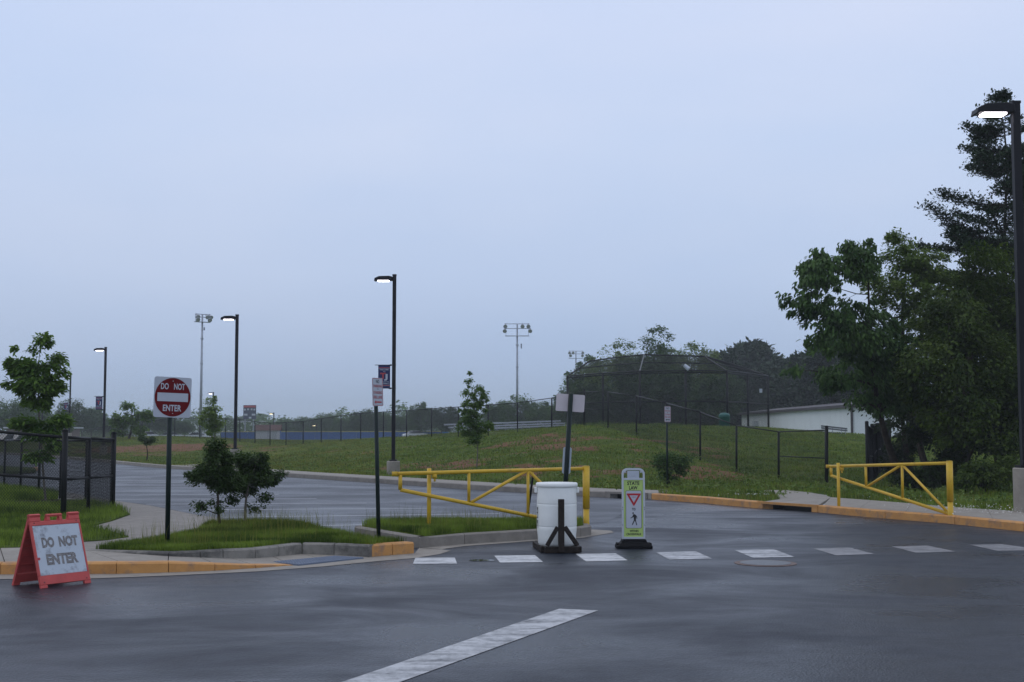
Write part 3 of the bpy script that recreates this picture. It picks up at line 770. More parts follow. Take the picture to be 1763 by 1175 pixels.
# gate island B
IBf = [W(610, 924, 0), W(722, 944, 0), W(800, 937.5, 0), W(925, 929.5, 0), W(1000, 925, 0), W(1018, 922, 0)]
wall_run('gate_island_kerb', [(p, .16) for p in IBf], .16, CONC)
IBb = [W(1018, 921, 0), W(1012, 916, 0), W(925, 913, 0), W(760, 914, 0), W(640, 917, 0), W(610, 923, 0)]
wall_run('gate_island_kerb', [(p, .16) for p in IBb], .12, CONC)
B_top = [W(613, 914.5, .155), W(722, 929.5, .155), W(800, 922.6, .155), W(925, 915, .155), W(1000, 910, .155), W(1008, 906, .155), W(925, 900.5, .155), W(760, 900.5, .155), W(640, 904, .155)]
def inset(poly, k):
    c = sum(poly, Vector()) / len(poly); out = []
    for i, p in enumerate(poly):
        a, b = poly[i - 1], poly[(i + 1) % len(poly)]
        d = (b - a); d.z = 0; d.normalize(); n_ = Vector((-d.y, d.x, 0)); out.append(p + n_ * (k if (c - p).dot(n_) > 0 else -k))
    return out
IB = inset([Vector((p.x, p.y, .17)) for p in IBf + IBb[1:-1]], .13)
islB = slab('gate_island_lawn', IB, .3, GROUND, kind='structure')
sheet('gate_island_gutter', [W(722, 944.5), W(757, 946.8), W(800, 941), W(922, 932), W(1005, 926.5), W(1057, 917.5), W(1052, 914.5), W(1014, 912), W(1005, 918), W(925, 927), W(800, 935)], .005, CONC_PALE)
# wide walk between the lawns and the car park
walk = [W(a, b, .12) for a, b in lot_edge_px] + [W(640, 929, .12), W(600, 931, .12), W(450, 925, .12), W(300, 940, .12), W(160, 947.5, .14), W(150, 947.7, .145), W(92, 940.5, .145), W(145, 931, .14), W(185, 928, .14), W(221, 922.5, .13), W(190, 914, .13), W(155, 905, .13), W(190, 896, .13), W(223, 884.5, .13), W(205, 875, .12), W(150, 868, .12), W(100, 862, .12)]
slab('walkway', walk, .2, CONC, kind='structure')
# left lawn
LL = [W(-300, 955.5, .15), W(0, 943.2, .15), W(92, 941, .15), W(145, 932, .15), W(185, 929, .15), W(221.5, 923.5, .15), W(190, 915, .15), W(154, 905.5, .15), W(190, 896.5, .15), W(224, 885, .15), W(205, 875.5, .15), W(150, 868, .15), W(100, 862, .15), W(100, 850, .15), W(0, 838, .2), W(-300, 826, .3), W(-900, 826, .3), W(-900, 980, .2)]
lawnL = slab('left_lawn', LL, .4, GROUND, kind='structure')
for o in (islA, islB, lawnL):
    at_ = o.data.attributes.new('soil', 'FLOAT', 'POINT')
# island far across the car park
isl = [W(-40, 812, .12), W(20, 813, .12), W(62, 810, .12), W(60, 806, .12), W(0, 803, .12), W(-60, 803, .12)]
slab('far_island_lawn', [p + UP * .02 for p in isl], .1, GROUND, kind='structure')
wall_run('orange_island_kerb', [(Vector((p.x, p.y, 0)), .14) for p in (W(-40, 814, 0), W(20, 814.5, 0), W(58, 812.8, 0), W(66, 810, 0))], .15, ORANGE)

# ------------------------------------------------------------------ chain link fences
def tubes_np(P0, P1, r, n=3):
    P0 = np.asarray(P0, float); P1 = np.asarray(P1, float); d = P1 - P0; L = np.linalg.norm(d, axis=1, keepdims=True); d /= np.maximum(L, 1e-6)
    a = np.where(np.abs(d[:, 2:3]) < .9, np.array([[0, 0, 1.]]), np.array([[1., 0, 0]])); u = np.cross(d, a); u /= np.linalg.norm(u, axis=1, keepdims=True); w = np.cross(d, u)
    V = []
    for P in (P0, P1):
        for i in range(n):
            t = 2 * math.pi * i / n; V.append(P + (u * math.cos(t) + w * math.sin(t)) * r)
    V = np.stack(V, 1); m = len(P0); base = (np.arange(m) * 2 * n)[:, None]
    F = np.concatenate([base + np.array([[i, (i + 1) % n, n + (i + 1) % n, n + i]]) for i in range(n)])
    return V.reshape(-1, 3), F
def link_panel(b0, b1, t0, t1, cell, r):
    """diagonal wires on the quad bottom b0-b1, top t0-t1"""
    b0, b1, t0, t1 = (np.array(p[:]) for p in (b0, b1, t0, t1))
    L = np.linalg.norm(b1[:2] - b0[:2]) if np.linalg.norm(b1[:2] - b0[:2]) > .05 else np.linalg.norm(b1 - b0); H = .5 * (np.linalg.norm(t0 - b0) + np.linalg.norm(t1 - b1))
    segs = []
    for s in (1, -1):
        k = np.arange(-H if s > 0 else 0, L if s > 0 else L + H, cell)
        for a in k:
            # x = a + s*y
            if s > 0: y0 = max(0, -a); y1 = min(H, L - a)
            else: y0 = max(0, a - L); y1 = min(H, a)
            if y1 - y0 < .02: continue
            segs.append(((a + s * y0) / L, y0 / H, (a + s * y1) / L, y1 / H))
    S = np.array(segs)
    def pt(u, v): return (b0 * (1 - u) + b1 * u) * (1 - v) + (t0 * (1 - u) + t1 * u) * v
    P0 = pt(S[:, 0:1], S[:, 1:2]); P1 = pt(S[:, 2:3], S[:, 3:4])
    return tubes_np(P0, P1, r)
def fence(label, posts, cell, r, post_r=.03, mids=(), caps=(), sink=.1, group=None, closed=None, skip=(), bot=.04, rail_r=.022, name='chain_link_fence', rail2=None):
    o0 = posts[0][0]
    t = thing(name, label, 'fence', (o0.x, o0.y, o0.z), group=group)
    L0 = t.location
    for i, (b, tp) in enumerate(posts):
        rr = post_r * (1.5 if i in caps else 1)
        mb = MB(); top = tp + (tp - b).normalized() * (.12 if i in caps else .0)
        mb.tube(b - UP * sink, top, rr, rr, 10)
        if i in caps: mb.tube(top, top + UP * .03, rr * 1.2, rr * .5, 10)
        mb.build('post', BLACKV, t, off=L0, smooth=True)
    for i, ((b0, t0), (b1, t1)) in enumerate(zip(posts[:-1], posts[1:])):
        if i in skip: continue
        MB().tube(t0, t1, rail_r, rail_r, 8).build('top_rail', BLACKV, t, off=L0, smooth=True)
        if i in mids:
            k = .5 if rail2 is None else rail2
            MB().tube(b0.lerp(t0, k), b1.lerp(t1, k), rail_r * .9, rail_r * .9, 8).build('middle_rail', BLACKV, t, off=L0, smooth=True)
        V, F = link_panel(b0 + UP * bot, b1 + UP * bot, t0, t1, cell, r)
        mesh_np('chain_link', V, F, BLACKV, t, off=L0, kind='stuff')
    return t
posts = []
for px, yb, yt, d in FENCE_F:
    b = D(px, yb, d); tp = D(px, yt, d); b.z = min(b.z, gz(b.x, b.y) + .02) if True else b.z
    posts.append((b, tp))
pa = posts[:21]; pb = posts[20:]
fence('long black chain-link fence along the crest of the grass bank, falling away to the left', posts[:21], .11, .0034, .035)
fence('black chain-link fence running down the bank from the backstop to the path gap', posts[20:], .085, .0028, .04, mids=(0, 1, 7), caps=(1, 8), rail2=.5)
# fence on the other side of the path gap, running back towards the ball field
fp = []
for px, d in [(1491, 40.6), (1500, 42.6), (1507, 44.6), (1516, 47), (1531, 50)]:
    b = G(px, d); fp.append((b, b + UP * 1.86))
fence('short black fence seen nearly edge on at the right of the path gap', fp, .05, .0045, .04, caps=(0, 1), mids=(0, 1, 2, 3))

# near left fence
def post_at(px, d, zb, zt): 
    p = D(px, 800, d); return (Vector((p.x, p.y, zb)), Vector((p.x, p.y, zt)))
nf = [post_at(-420, 25.5, .2, 1.98), post_at(-143, 24.4, .2, 1.83), post_at(111, 23.5, .13, 1.60), post_at(153.5, 24.6, .13, 1.57), post_at(195, 26.0, .13, 1.55)]
fence('near black chain-link fence with sloping top rail behind the orange folding sign', nf, .062, .0032, .036, caps=(2, 4), mids=(0, 1, 2, 3), rail_r=.03, rail2=.48)
bf = [post_at(195, 26.0, .13, 1.50)] + [post_at(px, d, .13, CAM_H - 16.5 * d / 2200) for px, d in [(149, 28.4), (105, 30.4), (68, 32.2), (36.5, 34.2), (8, 36.3), (-20, 38.6), (-45, 41), (-70, 43.5)]]
fence('back run of the black fence around the young maple, receding to the left', bf, .062, .0032, .033, rail_r=.024)

# ------------------------------------------------------------------ backstop
bsx = {'A': (977, 648, 92), 'm1': (1038, 643, 89), 'B': (1101.5, 639.5, 85.5), 'm2': (1180, 638.5, 85), 'C': (1251.5, 639, 86), 'm3': (1287, 643, 89), 'D': (1322, 648, 92)}
hood = {'A': (1015, 622, 94), 'm1': (1062, 615.5, 92), 'B': (1109, 611, 90.5), 'm2': (1160, 612.5, 90), 'C': (1213, 614, 90), 'm3': (1250, 624, 92), 'D': (1290, 636.5, 94)}
c0 = G(1150, 86)
bs = thing('baseball_backstop', 'tall black wire baseball backstop with an overhanging hood on the rise', 'backstop', (c0.x, c0.y, c0.z))
keys = ['A', 'm1', 'B', 'm2', 'C', 'm3', 'D']
bb = {}; bt = {}; bh = {}
for k in keys:
    px, py, d = bsx[k]; t_ = D(px, py, d); b = Vector((t_.x, t_.y, gz(t_.x, t_.y))); bb[k], bt[k] = b, t_
    MB().tube(b - UP * .3, t_, .075, .075, 10).build('post', BLACKV, bs, off=c0, smooth=True)
    bh[k] = D(*hood[k])
for k0, k1 in zip(keys[:-1], keys[1:]):
    for f_, nm in ((0, 'bottom_rail'), (.45, 'middle_rail'), (.965, 'upper_rail'), (1, 'top_rail')):
        MB().tube(bb[k0].lerp(bt[k0], f_), bb[k1].lerp(bt[k1], f_), .05, .05, 8).build(nm, BLACKV, bs, off=c0)
    MB().tube(bh[k0], bh[k1], .05, .05, 8).build('hood_rail', BLACKV, bs, off=c0)
    MB().tube(bt[k0].lerp(bh[k0], .5), bt[k1].lerp(bh[k1], .5), .04, .04, 8).build('hood_rail', BLACKV, bs, off=c0)
    V, F = link_panel(bb[k0], bb[k1], bt[k0], bt[k1], .085, .0033); mesh_np('chain_link', V, F, BLACKV, bs, off=c0, kind='stuff')
    V, F = link_panel(bt[k0], bt[k1], bh[k0], bh[k1], .11, .0034); mesh_np('chain_link', V, F, BLACKV, bs, off=c0, kind='stuff')
for k in ('A', 'B', 'C', 'D'):
    MB().tube(bt[k], bh[k], .05, .05, 8).build('hood_arm', BLACKV if k in 'ACD' else mat('dull_hood_arm', (.09, .095, .10), .6), bs, off=c0)
p = D(1182, 633, 85); MB().tube(p + Vector((-.15, 0, .15)), p + Vector((.15, -.1, -.12)), .12, .16, 12).build('floodlight', SIGN_WHITE, bs, off=c0)
p = D(1310, 673, 90.6); MB().box(p, (.2, .05, .28)).build('notice', SIGN_WHITE, bs, off=c0)

# ------------------------------------------------------------------ field structures behind
def bleachers():
    a, b = G(792, 105), G(988, 118)
    t = thing('bleachers', 'long low silver bleachers standing on the crest of the bank', 'bleachers', a)
    dr = (b - a); L = dr.length; dr.normalize(); n_ = Vector((-dr.y, dr.x, 0)).normalized()
    a = a.copy(); zt = CAM_H + .0
    for j, (h, o_) in enumerate([(.05, 0), (.42, .6), (.62, 1.1), (.85, 1.6)]):
        s0 = a + n_ * o_; s1 = s0 + dr * L
        s0.z = gz(a.x, a.y) + h; s1.z = gz(b.x, b.y) + h * .9
        d2 = (s1 - s0).normalized(); mid = (s0 + s1) / 2
        rot = Matrix((d2, n_, d2.cross(n_))).transposed()
        MB().box(mid, (L, .25, .12 if j else .06), rot).build('plank', ALU, t, off=t.location)
    for k in range(7):
        p = a + dr * (L * (k + .5) / 7); zz = gz(p.x, p.y)
        MB().tube(Vector((p.x, p.y, zz - .1)), Vector((p.x + n_.x * 1.6, p.y + n_.y * 1.6, zz + .85)), .04).tube(Vector((p.x + n_.x * 1.6, p.y + n_.y * 1.6, zz - .1)), Vector((p.x + n_.x * 1.6, p.y + n_.y * 1.6, zz + .85)), .04).build('frame', GALV, t, off=t.location)
bleachers()

def white_building():
    c = D(1468, 745, 94); f = D(1277, 737.5, 139); eave = D(1468, 702, 94).z; c.z = eave - 2.72; f.z = c.z; dv = (f - c); dv.z = 0; L = dv.length; dv.normalize()
    rt = Vector((-dv.y, dv.x, 0)); rt = rt if rt.x > 0 else -rt
    t = thing('metal_building', 'long low white metal building with a brown roof edge behind the ball field', 'building', c)
    H = 2.72; L0 = c; zb = c.z - .5
    nseg = 14
    for i in range(nseg):
        a = c + dv * (L * i / nseg + .02); b = c + dv * (L * (i + 1) / nseg - .02)
        slab('wall_panel', [Vector((a.x, a.y, c.z + H)), Vector((b.x, b.y, c.z + H)), Vector((b.x, b.y, c.z + H)) + rt * .1, Vector((a.x, a.y, c.z + H)) + rt * .1], H + .8, WALLW, t, off=L0)
    for i in range(5):
        a = c + rt * (1.6 * i + .02 + .1); b = c + rt * (1.6 * (i + 1) - .02 + .1)
        slab('wall_panel', [Vector((a.x, a.y, c.z + H)), Vector((b.x, b.y, c.z + H)), Vector((b.x, b.y, c.z + H)) + dv * .1, Vector((a.x, a.y, c.z + H)) + dv * .1], H + .8, WALLW, t, off=L0)
    MB().tube(Vector((c.x - .06, c.y - .06, zb)), Vector((c.x - .06, c.y - .06, c.z + H)), .09).build('downpipe', ROOFB, t, off=L0)
    Z = c.z + H
    e = -dv * .4 - rt * .4
    P = lambda u, v, z_: Vector((c.x, c.y, 0)) + dv * u + rt * v + UP * z_
    mb = MB(); Wd = 8.2
    mb.add([P(-.4, -.35, Z), P(L + .4, -.35, Z), P(L + .4, -.35, Z + .22), P(-.4, -.35, Z + .22), P(-.4, Wd / 2, Z + .75), P(L + .4, Wd / 2, Z + .75), P(L + .4, Wd + .3, Z + .22), P(-.4, Wd + .3, Z + .22), P(-.4, Wd + .3, Z), P(L + .4, Wd + .3, Z)],
           [(0, 1, 2, 3), (3, 2, 5, 4), (4, 5, 6, 7), (7, 6, 9, 8), (0, 3, 4, 7, 8), (1, 9, 6, 5, 2), (0, 8, 9, 1)])
    mb.build('roof', ROOFB, t, off=L0)
    for i in range(3):
        p = P(L * (.2 + .3 * i), -.02, c.z + 1.0); 
        MB().box(p, (.9, .9, 2.0)).build('door', mat('door_panel', (.55, .58, .62), .6), t, off=L0) if i == 2 else None
white_building()

def green_bin():
    p = G(1246.5, 80); t = thing('dome_top_bin', 'green dome-topped bin standing behind the fence near the backstop', 'bin', p)
    z0 = CAM_H + (742 - 731) * 80 / 2200 - p.z
    hh = CAM_H + (742 - 711) * 80 / 2200 - p.z
    MB().lathe([(.30, 0), (.34, .05), (.34, hh * .72), (.36, hh * .73), (.36, hh * .76)], n=20).build('drum', GREENT, t, smooth=True)
    MB().lathe([(.36, hh * .76), (.34, hh * .86), (.26, hh * .95), (.13, hh * .99), (.02, hh)], n=20).build('dome_lid', GREENT, t, smooth=True)
green_bin()

def bench():
    a, b = D(1414, 745, 84), D(1459, 748, 84); c = (a + b) / 2; c.z = gz(c.x, c.y)
    t = thing('park_bench', 'grey slatted bench with its back to the fence, below the white building', 'bench', c)
    L = 1.72; zt = CAM_H + (742 - 732.5) * 84 / 2200 - c.z; k = -5 * 84 / 2200 / L
    sh = lambda x: k * x - .08
    for j, (y, z, th, hh) in enumerate([(.02, zt - .06, .035, .10), (.0, zt - .19, .035, .10), (.16, zt - .42, .1, .035), (.30, zt - .42, .1, .035), (.44, zt - .42, .1, .035)]):
        mb = MB(); vs_ = []
        for x in (-L / 2, L / 2):
            for yy in (-th / 2, th / 2):
                for zz in (-hh / 2, hh / 2): vs_.append((x, y + yy, z + zz + sh(x)))
        mb.add(vs_, [(0, 1, 3, 2), (4, 6, 7, 5), (0, 4, 5, 1), (2, 3, 7, 6), (0, 2, 6, 4), (1, 5, 7, 3)])
        mb.build('slat', mat('weathered_slats', (.10, .11, .12), .7), t)
    for x in (-.72, -.1, .5, .75):
        MB().tube((x, .04, zt - .02 + sh(x)), (x, .1, zt - .45 + sh(x)), .022).tube((x, .1, zt - .45 + sh(x)), (x, .05, -.2), .022).tube((x, .1, zt - .45 + sh(x)), (x, .48, zt - .45 + sh(x)), .022).tube((x, .46, zt - .45 + sh(x)), (x, .46, -.2), .022).build('leg', GALV, t)
bench()

def outfield():
    a = D(380, 757.5, 246); b = D(760, 757.5, 236)
    t = thing('outfield_fence', 'blue panelled outfield fence with a yellow cap beyond the bank', 'fence', a)
    n = 16; H = 1.45
    for i in range(n):
        p = a.lerp(b, i / n); q = a.lerp(b, (i + 1) / n); d2 = (q - p); d2.z = 0; l_ = d2.length; d2.normalize()
        rot = Matrix.Rotation(math.atan2(d2.y, d2.x), 3, 'Z'); m_ = (p + q) / 2
        MB().box(m_ + UP * (H / 2 - .2), (l_ - .06, .06, H + .4), rot).build('panel', BLUEW, t, off=a)
        MB().box(m_ + UP * (H + .07), (l_, .14, .12), rot).build('cap', YCAP, t, off=a)
outfield()
def shed():
    a = D(440, 757, 226); b = D(481, 757, 226); k = 226 / 2200
    t = thing('field_shed', 'small grey field shed with a brown shingle roof before the blue fence', 'shed', a)
    w = (b - a).length; H = 16 * k; dp = 3.0
    t.rotation_euler = (0, 0, R(6))
    for i in range(6):
        MB().box((w * (i + .5) / 6, .05, H / 2 - .2), (w / 6 - .03, .1, H + .4)).build('wall_panel', SHEDW, t)
    MB().box((w / 2 + .02, dp, H / 2 - .2), (w, .1, H + .4)).build('wall_panel', SHEDW, t)
    for x in (-.02, w + .02):
        MB().add([(x, 0, -.4), (x, dp, -.4), (x, dp, H), (x, dp / 2, H + .85), (x, 0, H)], [(0, 1, 2, 3, 4)]).build('gable_wall', BLUEW, t)
    MB().add([(-.2, -.25, H - .08), (w + .25, -.25, H - .08), (w + .25, dp / 2, H + .95), (-.2, dp / 2, H + .95), (w + .25, dp + .25, H - .08), (-.2, dp + .25, H - .08)], [(0, 1, 2, 3), (3, 2, 4, 5)]).build('roof', SHEDR, t)
    for x in (w * .56, w * .78):
        MB().box((x, -.012, H * .42), (w * .18, .03, H * .8)).build('door', mat('shed_door', (.32, .33, .35), .7), t)
shed()
def scoreboard():
    d = 262; k = d / 2200
    a = D(419, 722, d); b = D(441, 722, d); w = (b - a).length; h = 24 * k
    gz_ = gz(a.x, a.y)
    t = thing('scoreboard', 'dark blue field scoreboard with a red header on two posts', 'scoreboard', (a.x, a.y, gz_), rotz=R(-4))
    z0 = a.z - gz_
    MB().box((w / 2, 0, z0 + h / 2), (w, .25, h)).build('board', mat('scoreboard_navy', (.02, .03, .07), .5), t)
    MB().box((w / 2, -.14, z0 + h * .9), (w * .94, .04, h * .13)).build('header', RED_INK, t)
    ds = mat('digit_panel', (.45, .48, .52), .5)
    for x, z_ in ((.12, .68), (.38, .70), (.66, .70), (.88, .68)): MB().box((w * x, -.14, z0 + h * z_), (w * .13, .04, h * .12)).build('digit_panel', ds, t)
    for x, z_, ww in ((.2, .32, .26), (.82, .32, .28), (.55, .10, .2)): MB().box((w * x, -.14, z0 + h * z_), (w * ww, .04, h * .13)).build('digit_panel', ds, t)
    for x in (.12, .78): MB().box((w * x, .2, z0 / 2 + .2), (.25, .2, z0 + .6)).build('post', GALV, t)
scoreboard()
def long_building(px0, px1, ytop, ybot, d, label, wallm, roofm, name='school_building', wins=0, fascia=.35):
    a, b = D(px0, ybot, d), D(px1, ybot, d); w = b.x - a.x; H = (ybot - ytop) * d / 2200
    t = thing(name, label, 'building', a)
    MB().box((w / 2, 6, H / 2 - 1), (w, 12, H + 2 - .02)).build('wall', wallm, t)
    MB().box((w / 2, 6, H + fascia / 2), (w + .8, 12.8, fascia)).build('roof', roofm, t)
    for i in range(wins):
        MB().box((w * (i + .5) / wins, -.03, H * .5), (w / wins * .55, .1, H * .35)).build('window', GLASS_D, t)
long_building(325, 474, 728, 746, 380, 'long low pale school building far behind the scoreboard', WALLW, ROOFP, wins=10, fascia=.5)
long_building(12, 86, 738, 758, 175, 'low brown building with a white roof edge behind the young maple', BRICKB, ROOFP, wins=6, fascia=.18)

# stadium light towers
def tower(px, ytop, ybase, d, label, hw, lamps, rot=0, ladder=False, grp='floodlight towers'):
    k = d / 2200; b = D(px, ybase, d); b.z = gz(b.x, b.y) if d < 200 else b.z
    t = thing('floodlight_tower', label, 'floodlight', b, rot, grp)
    H = D(px, ytop, d).z - b.z
    MB().tube((0, 0, -.5), (0, 0, H), .24, .12, 12).build('pole', GALV, t, smooth=True)
    for f in (.35, .6, .8): MB().tube((0, 0, H * f), (0, 0, H * f + .18), .24, .24, 10).build('collar', GALV, t)
    for zz in (H - .05, H - hw * .42): MB().box((0, 0, zz), (hw * 2, .1, .1)).build('crossarm', GALV, t)
    MB().box((0, 0, H - hw * 1.05), (hw * 2.05, .7, .08)).build('platform', GALV, t)
    for s in (-1, 1): MB().tube((s * hw * .95, 0, H - hw * 1.05), (s * hw * .95, 0, H), .03).build('strut', GALV, t)
    MB().tube((hw * .35, .2, H - hw * 2.1), (hw * .35, .2, H - hw * 1.7), .12).build('box', GALV, t)
    for x, lev in lamps:
        zz = H - .05 if lev == 0 else H - hw * .42
        L_ = thing('lamp_head', None, None, (hw * x, 0, zz)); L_.parent = t
        MB().tube((0, -.05, -.15), (0, -.55, -.48), .12, .34, 14).build('hood', ALU, L_, smooth=True)
        MB().tube((0, .1, 0), (0, -.05, -.15), .16, .13, 10).build('ballast', GALV, L_)
    for i in range(12):
        MB().tube((.0, 0, H * (.3 + i * .055)), (.42, 0, H * (.3 + i * .055)), .018, n=4).build('rung', GALV, t)
    return t
tower(345, 541, 748, 190, 'tall grey floodlight tower left of the nearer lamp posts, lamps turned aside', 1.15, [(-.75, 0), (.55, 0), (1.0, 0), (-.75, 1), (.85, 1)], R(35))
tower(890.5, 557.5, 748, 205, 'tall grey floodlight tower standing alone near the middle of the sky', 1.9, [(-1.0, 0), (.45, 0), (.95, 0), (-1.05, 1), (1.1, 1)])
tower(992, 604.5, 742, 285, 'most distant floodlight tower, seen through the left end of the backstop', 1.6, [(-.9, 0), (-.4, 0), (.95, 0), (-.75, 1), (.9, 1)])

# ------------------------------------------------------------------ lamp posts
def lamp_post(px, ytop, ybase, d, label, s=1.0, pw=.13, banner=False, lens=None, grp='lit lamp posts along the drive', pedestal=True, rot=0.0):
    b = D(px, ybase, d); top = D(px, ytop, d).z - b.z
    t = thing('lamp_post', label, 'street lamp', b, rot, grp)
    ph = .60 * s if pedestal else 0
    if pedestal:
        MB().lathe([(.235 * min(s, 1), -.4), (.235 * min(s, 1), ph - .02), (.215 * min(s, 1), ph)], n=28).build('pedestal', CONC_PALE, t, smooth=False)
        MB().box((0, 0, ph + .025), (.26 * s, .26 * s, .05)).build('base_plate', POLE_DK, t)
    MB().box((0, 0, (ph + top) / 2 + .01), (pw, pw, top - ph - .02)).build('pole', POLE_DK, t, bevel=.008)
    MB().box((0, 0, top + .02), (pw * 1.12, pw * 1.12, .05)).build('pole_cap', POLE_DK, t)
    hd = thing('lamp_head', None, None, (0, 0, 0)); hd.parent = t
    x1 = -pw / 2; z = top - .16 * s
    out = [(x1 - .0, z - .02 * s), (x1 - .0, z + .11 * s), (x1 - .12 * s, z + .14 * s), (x1 - .48 * s, z + .13 * s), (x1 - .64 * s, z + .06 * s), (x1 - .665 * s, z - .035 * s), (x1 - .64 * s, z - .045 * s), (x1 - .60 * s, z - .02 * s), (x1 - .12 * s, z - .02 * s)]
    MB().prism(out, -.17 * s, .17 * s).build('housing', POLE_DK, hd, bevel=.012 * s)
    MB().box((x1 - .33 * s, 0, z - .035 * s), (.40 * s, .24 * s, .028 * s)).build('lens', lens or LENS, hd)
    if banner:
        zt, zb_ = banner
        bn = MB().box((-pw / 2 - .07 - .215, 0, (zt + zb_) / 2), (.43, .012, zt - zb_)).build('banner', NAVY, t)
        for zz in (zt, zb_):
            MB().tube((pw / 2 + .02, 0, zz), (-pw / 2 - .62 if zz == zt else -pw / 2 - .5, 0, zz), .012).tube((-pw / 2 - .02, 0, zz), (-pw / 2 - .12, 0, zz - .01), .035, .02).build('banner_arm', POLE_DK, t)
        cx = -pw / 2 - .285; H_ = zt - zb_; f = lambda v: zb_ + H_ * v
        for v in (.88, .125): MB().box((cx, -.008, f(v)), (.40, .004, .022)).build('stripe', RED_INK, bn)
        for v in (.855, .10): MB().box((cx, -.008, f(v)), (.40, .004, .008)).build('stripe', SIGN_WHITE, bn)
        text([('WELCOME', cx, f(.80), .05, .37, .02, -.0095), ('TO', cx, f(.715), .04, .12, .02, -.0095), ('HOME OF THE', cx, f(.275), .04, .36, .02, -.0095), ('COLONIALS', cx, f(.20), .05, .37, .02, -.0095)], 'lettering', SIGN_WHITE, bn)
        text([('T', cx - .04, f(.535), .22, -.2, .05, -.0095)], 'monogram', RED_INK, bn)
        text([('J', cx + .06, f(.47), .24, -.13, .05, -.012)], 'monogram', SIGN_WHITE, bn)
    return t
def bz(d, yb, yt, zbase):
    return (CAM_H + (742 - yt) * d / 2200 - zbase, CAM_H + (742 - yb) * d / 2200 - zbase)
L1 = D(678, 822, 46); lamp_post(677, 475, 823, 46, 'tall lit lamp post with a navy banner behind the left yellow gate', banner=bz(46, 668, 628, L1.z))
lamp_post(404.5, 543.5, 797, 58, 'lit lamp post without a banner rising behind the two small bushy trees')
L2 = D(178, 770, 82); L2.z = gz(L2.x, L2.y)
def lamp_at(px, ytop, d, label, **kw):
    x = (px - 881.5) / FPX * d; z = max(gz(x, d), 0); yb = 742 + (CAM_H - z) / d * 2200
    return lamp_post(px, ytop, yb, d, label, **kw)
lamp_at(178, 599, 82, 'lit lamp post with a small banner beyond the left fence corner', banner=bz(82, 706, 683.5, L2.z))
x3 = G(119, 122); lamp_at(119, 646, 122, 'distant lit lamp post with a banner just right of the young maple', banner=bz(122, 709, 694, x3.z))
lamp_at(72, 671, 165, 'most distant lit lamp post, shining through the leaves of the young maple')
lamp_at(366, 676, 172, 'distant lit lamp post standing right behind the slim pale green tree')
lamp_at(471, 711, 300, 'far slim lamp post glowing warm to the right of the scoreboard', lens=LENS_WARM, pedestal=False, s=1.6, pw=.22)
lamp_at(545, 731, 290, 'far warm street lamp glowing over the blue outfield fence', lens=LENS_WARM, pedestal=False, s=1.5, pw=.15)
lamp_at(577, 742, 280, 'lowest far warm street lamp just above the yellow fence cap', lens=LENS_WARM, pedestal=False, s=1.5, pw=.12)
lamp_post(1767, 179, 866, 25, 'nearest lit lamp post, at the right edge before the tall pine', s=1.13, pw=.15)

# ------------------------------------------------------------------ yellow swing gates
def yellow_gate(hinge, free, zt_h, zt_f, post_px_f, label, brace, side_post=True, leg_top=None):
    h, f = Vector(hinge), Vector(free)
    t = thing('swing_gate', label, 'gate', (h.x, h.y, 0), group='yellow pipe swing gates')
    L0 = Vector((h.x, h.y, 0))
    def pt(u, z_): p = h.lerp(f, u); return Vector((p.x, p.y, z_))
    top = lambda u: zt_h + (zt_f - zt_h) * u
    zl_h, zl_f = brace['low_h'], brace['low_f']
    low = lambda u: zl_h + (zl_f - zl_h) * u
    B = lambda mb, nm: mb.build(nm, YELLOW, t, off=L0, smooth=True)
    B(MB().tube(pt(0, -.1), pt(0, .40), .052, .052, 20), 'hinge_post')
    B(MB().tube(pt(0, .405), pt(0, zt_h + .035), .06, .06, 20), 'hinge_sleeve')
    B(MB().tube(pt(0, zt_h + .035), pt(0, zt_h + .045), .063, .05, 20), 'post_cap')
    B(MB().tube(pt(.012, top(0)), pt(1.0, top(1)), .031, .031, 14), 'top_rail')
    B(MB().tube(pt(.012, low(0)), pt(.985, low(1)), .031, .031, 14), 'bottom_rail')
    B(MB().tube(pt(.985, top(1) - .02), pt(.985, low(1)), .031, .031, 14), 'end_upright')
    for u in brace['up']: B(MB().tube(pt(u, top(u)), pt(u, low(u)), .026, .026, 12), 'upright')
    for (u0, l0), (u1, l1) in brace['diag']:
        z0_ = top(u0) if l0 else low(u0); z1_ = top(u1) if l1 else low(u1)
        B(MB().tube(pt(u0, z0_), pt(u1, z1_), .026, .026, 12), 'brace')
    uf = brace['post']
    q = pt(uf, 0) + brace.get('shift', Vector((0, .09, 0)))
    zb_ = brace.get('zb', 0)
    B(MB().tube(Vector((q.x, q.y, zb_ - .1)), Vector((q.x, q.y, top(uf) + .07)), .034, .034, 14), 'latch_post')
    B(MB().box(pt(1.012, top(1) - .0), (.09, .05, .07)), 'latch_tab')
    B(MB().box(pt(uf - .03, top(uf) - .055), (.07, .06, .07)), 'latch')
    B(MB().tube(pt(uf - .03, top(uf) - .09), pt(uf - .03, top(uf) - .14), .018), 'padlock')
    return t
h1 = W(1009.5, 917.5); f1 = D(684, 816, 20.4)
yellow_gate(h1, (f1.x, f1.y, 0), CAM_H - (806.5 - 742) * h1.y / 2200, CAM_H - (815.5 - 742) * 20.4 / 2200, None, 'yellow pipe swing gate standing open behind the white drum',
            dict(low_h=CAM_H - (905 - 742) * h1.y / 2200, low_f=CAM_H - (843 - 742) * 20.4 / 2200, up=[.322, .636], diag=[((.636, 0), (.322, 1)), ((.322, 1), (.012, 0))], post=.842, zb=.15))
h2 = W(1637, 901.5); f2 = D(1428, 803, 27.2)
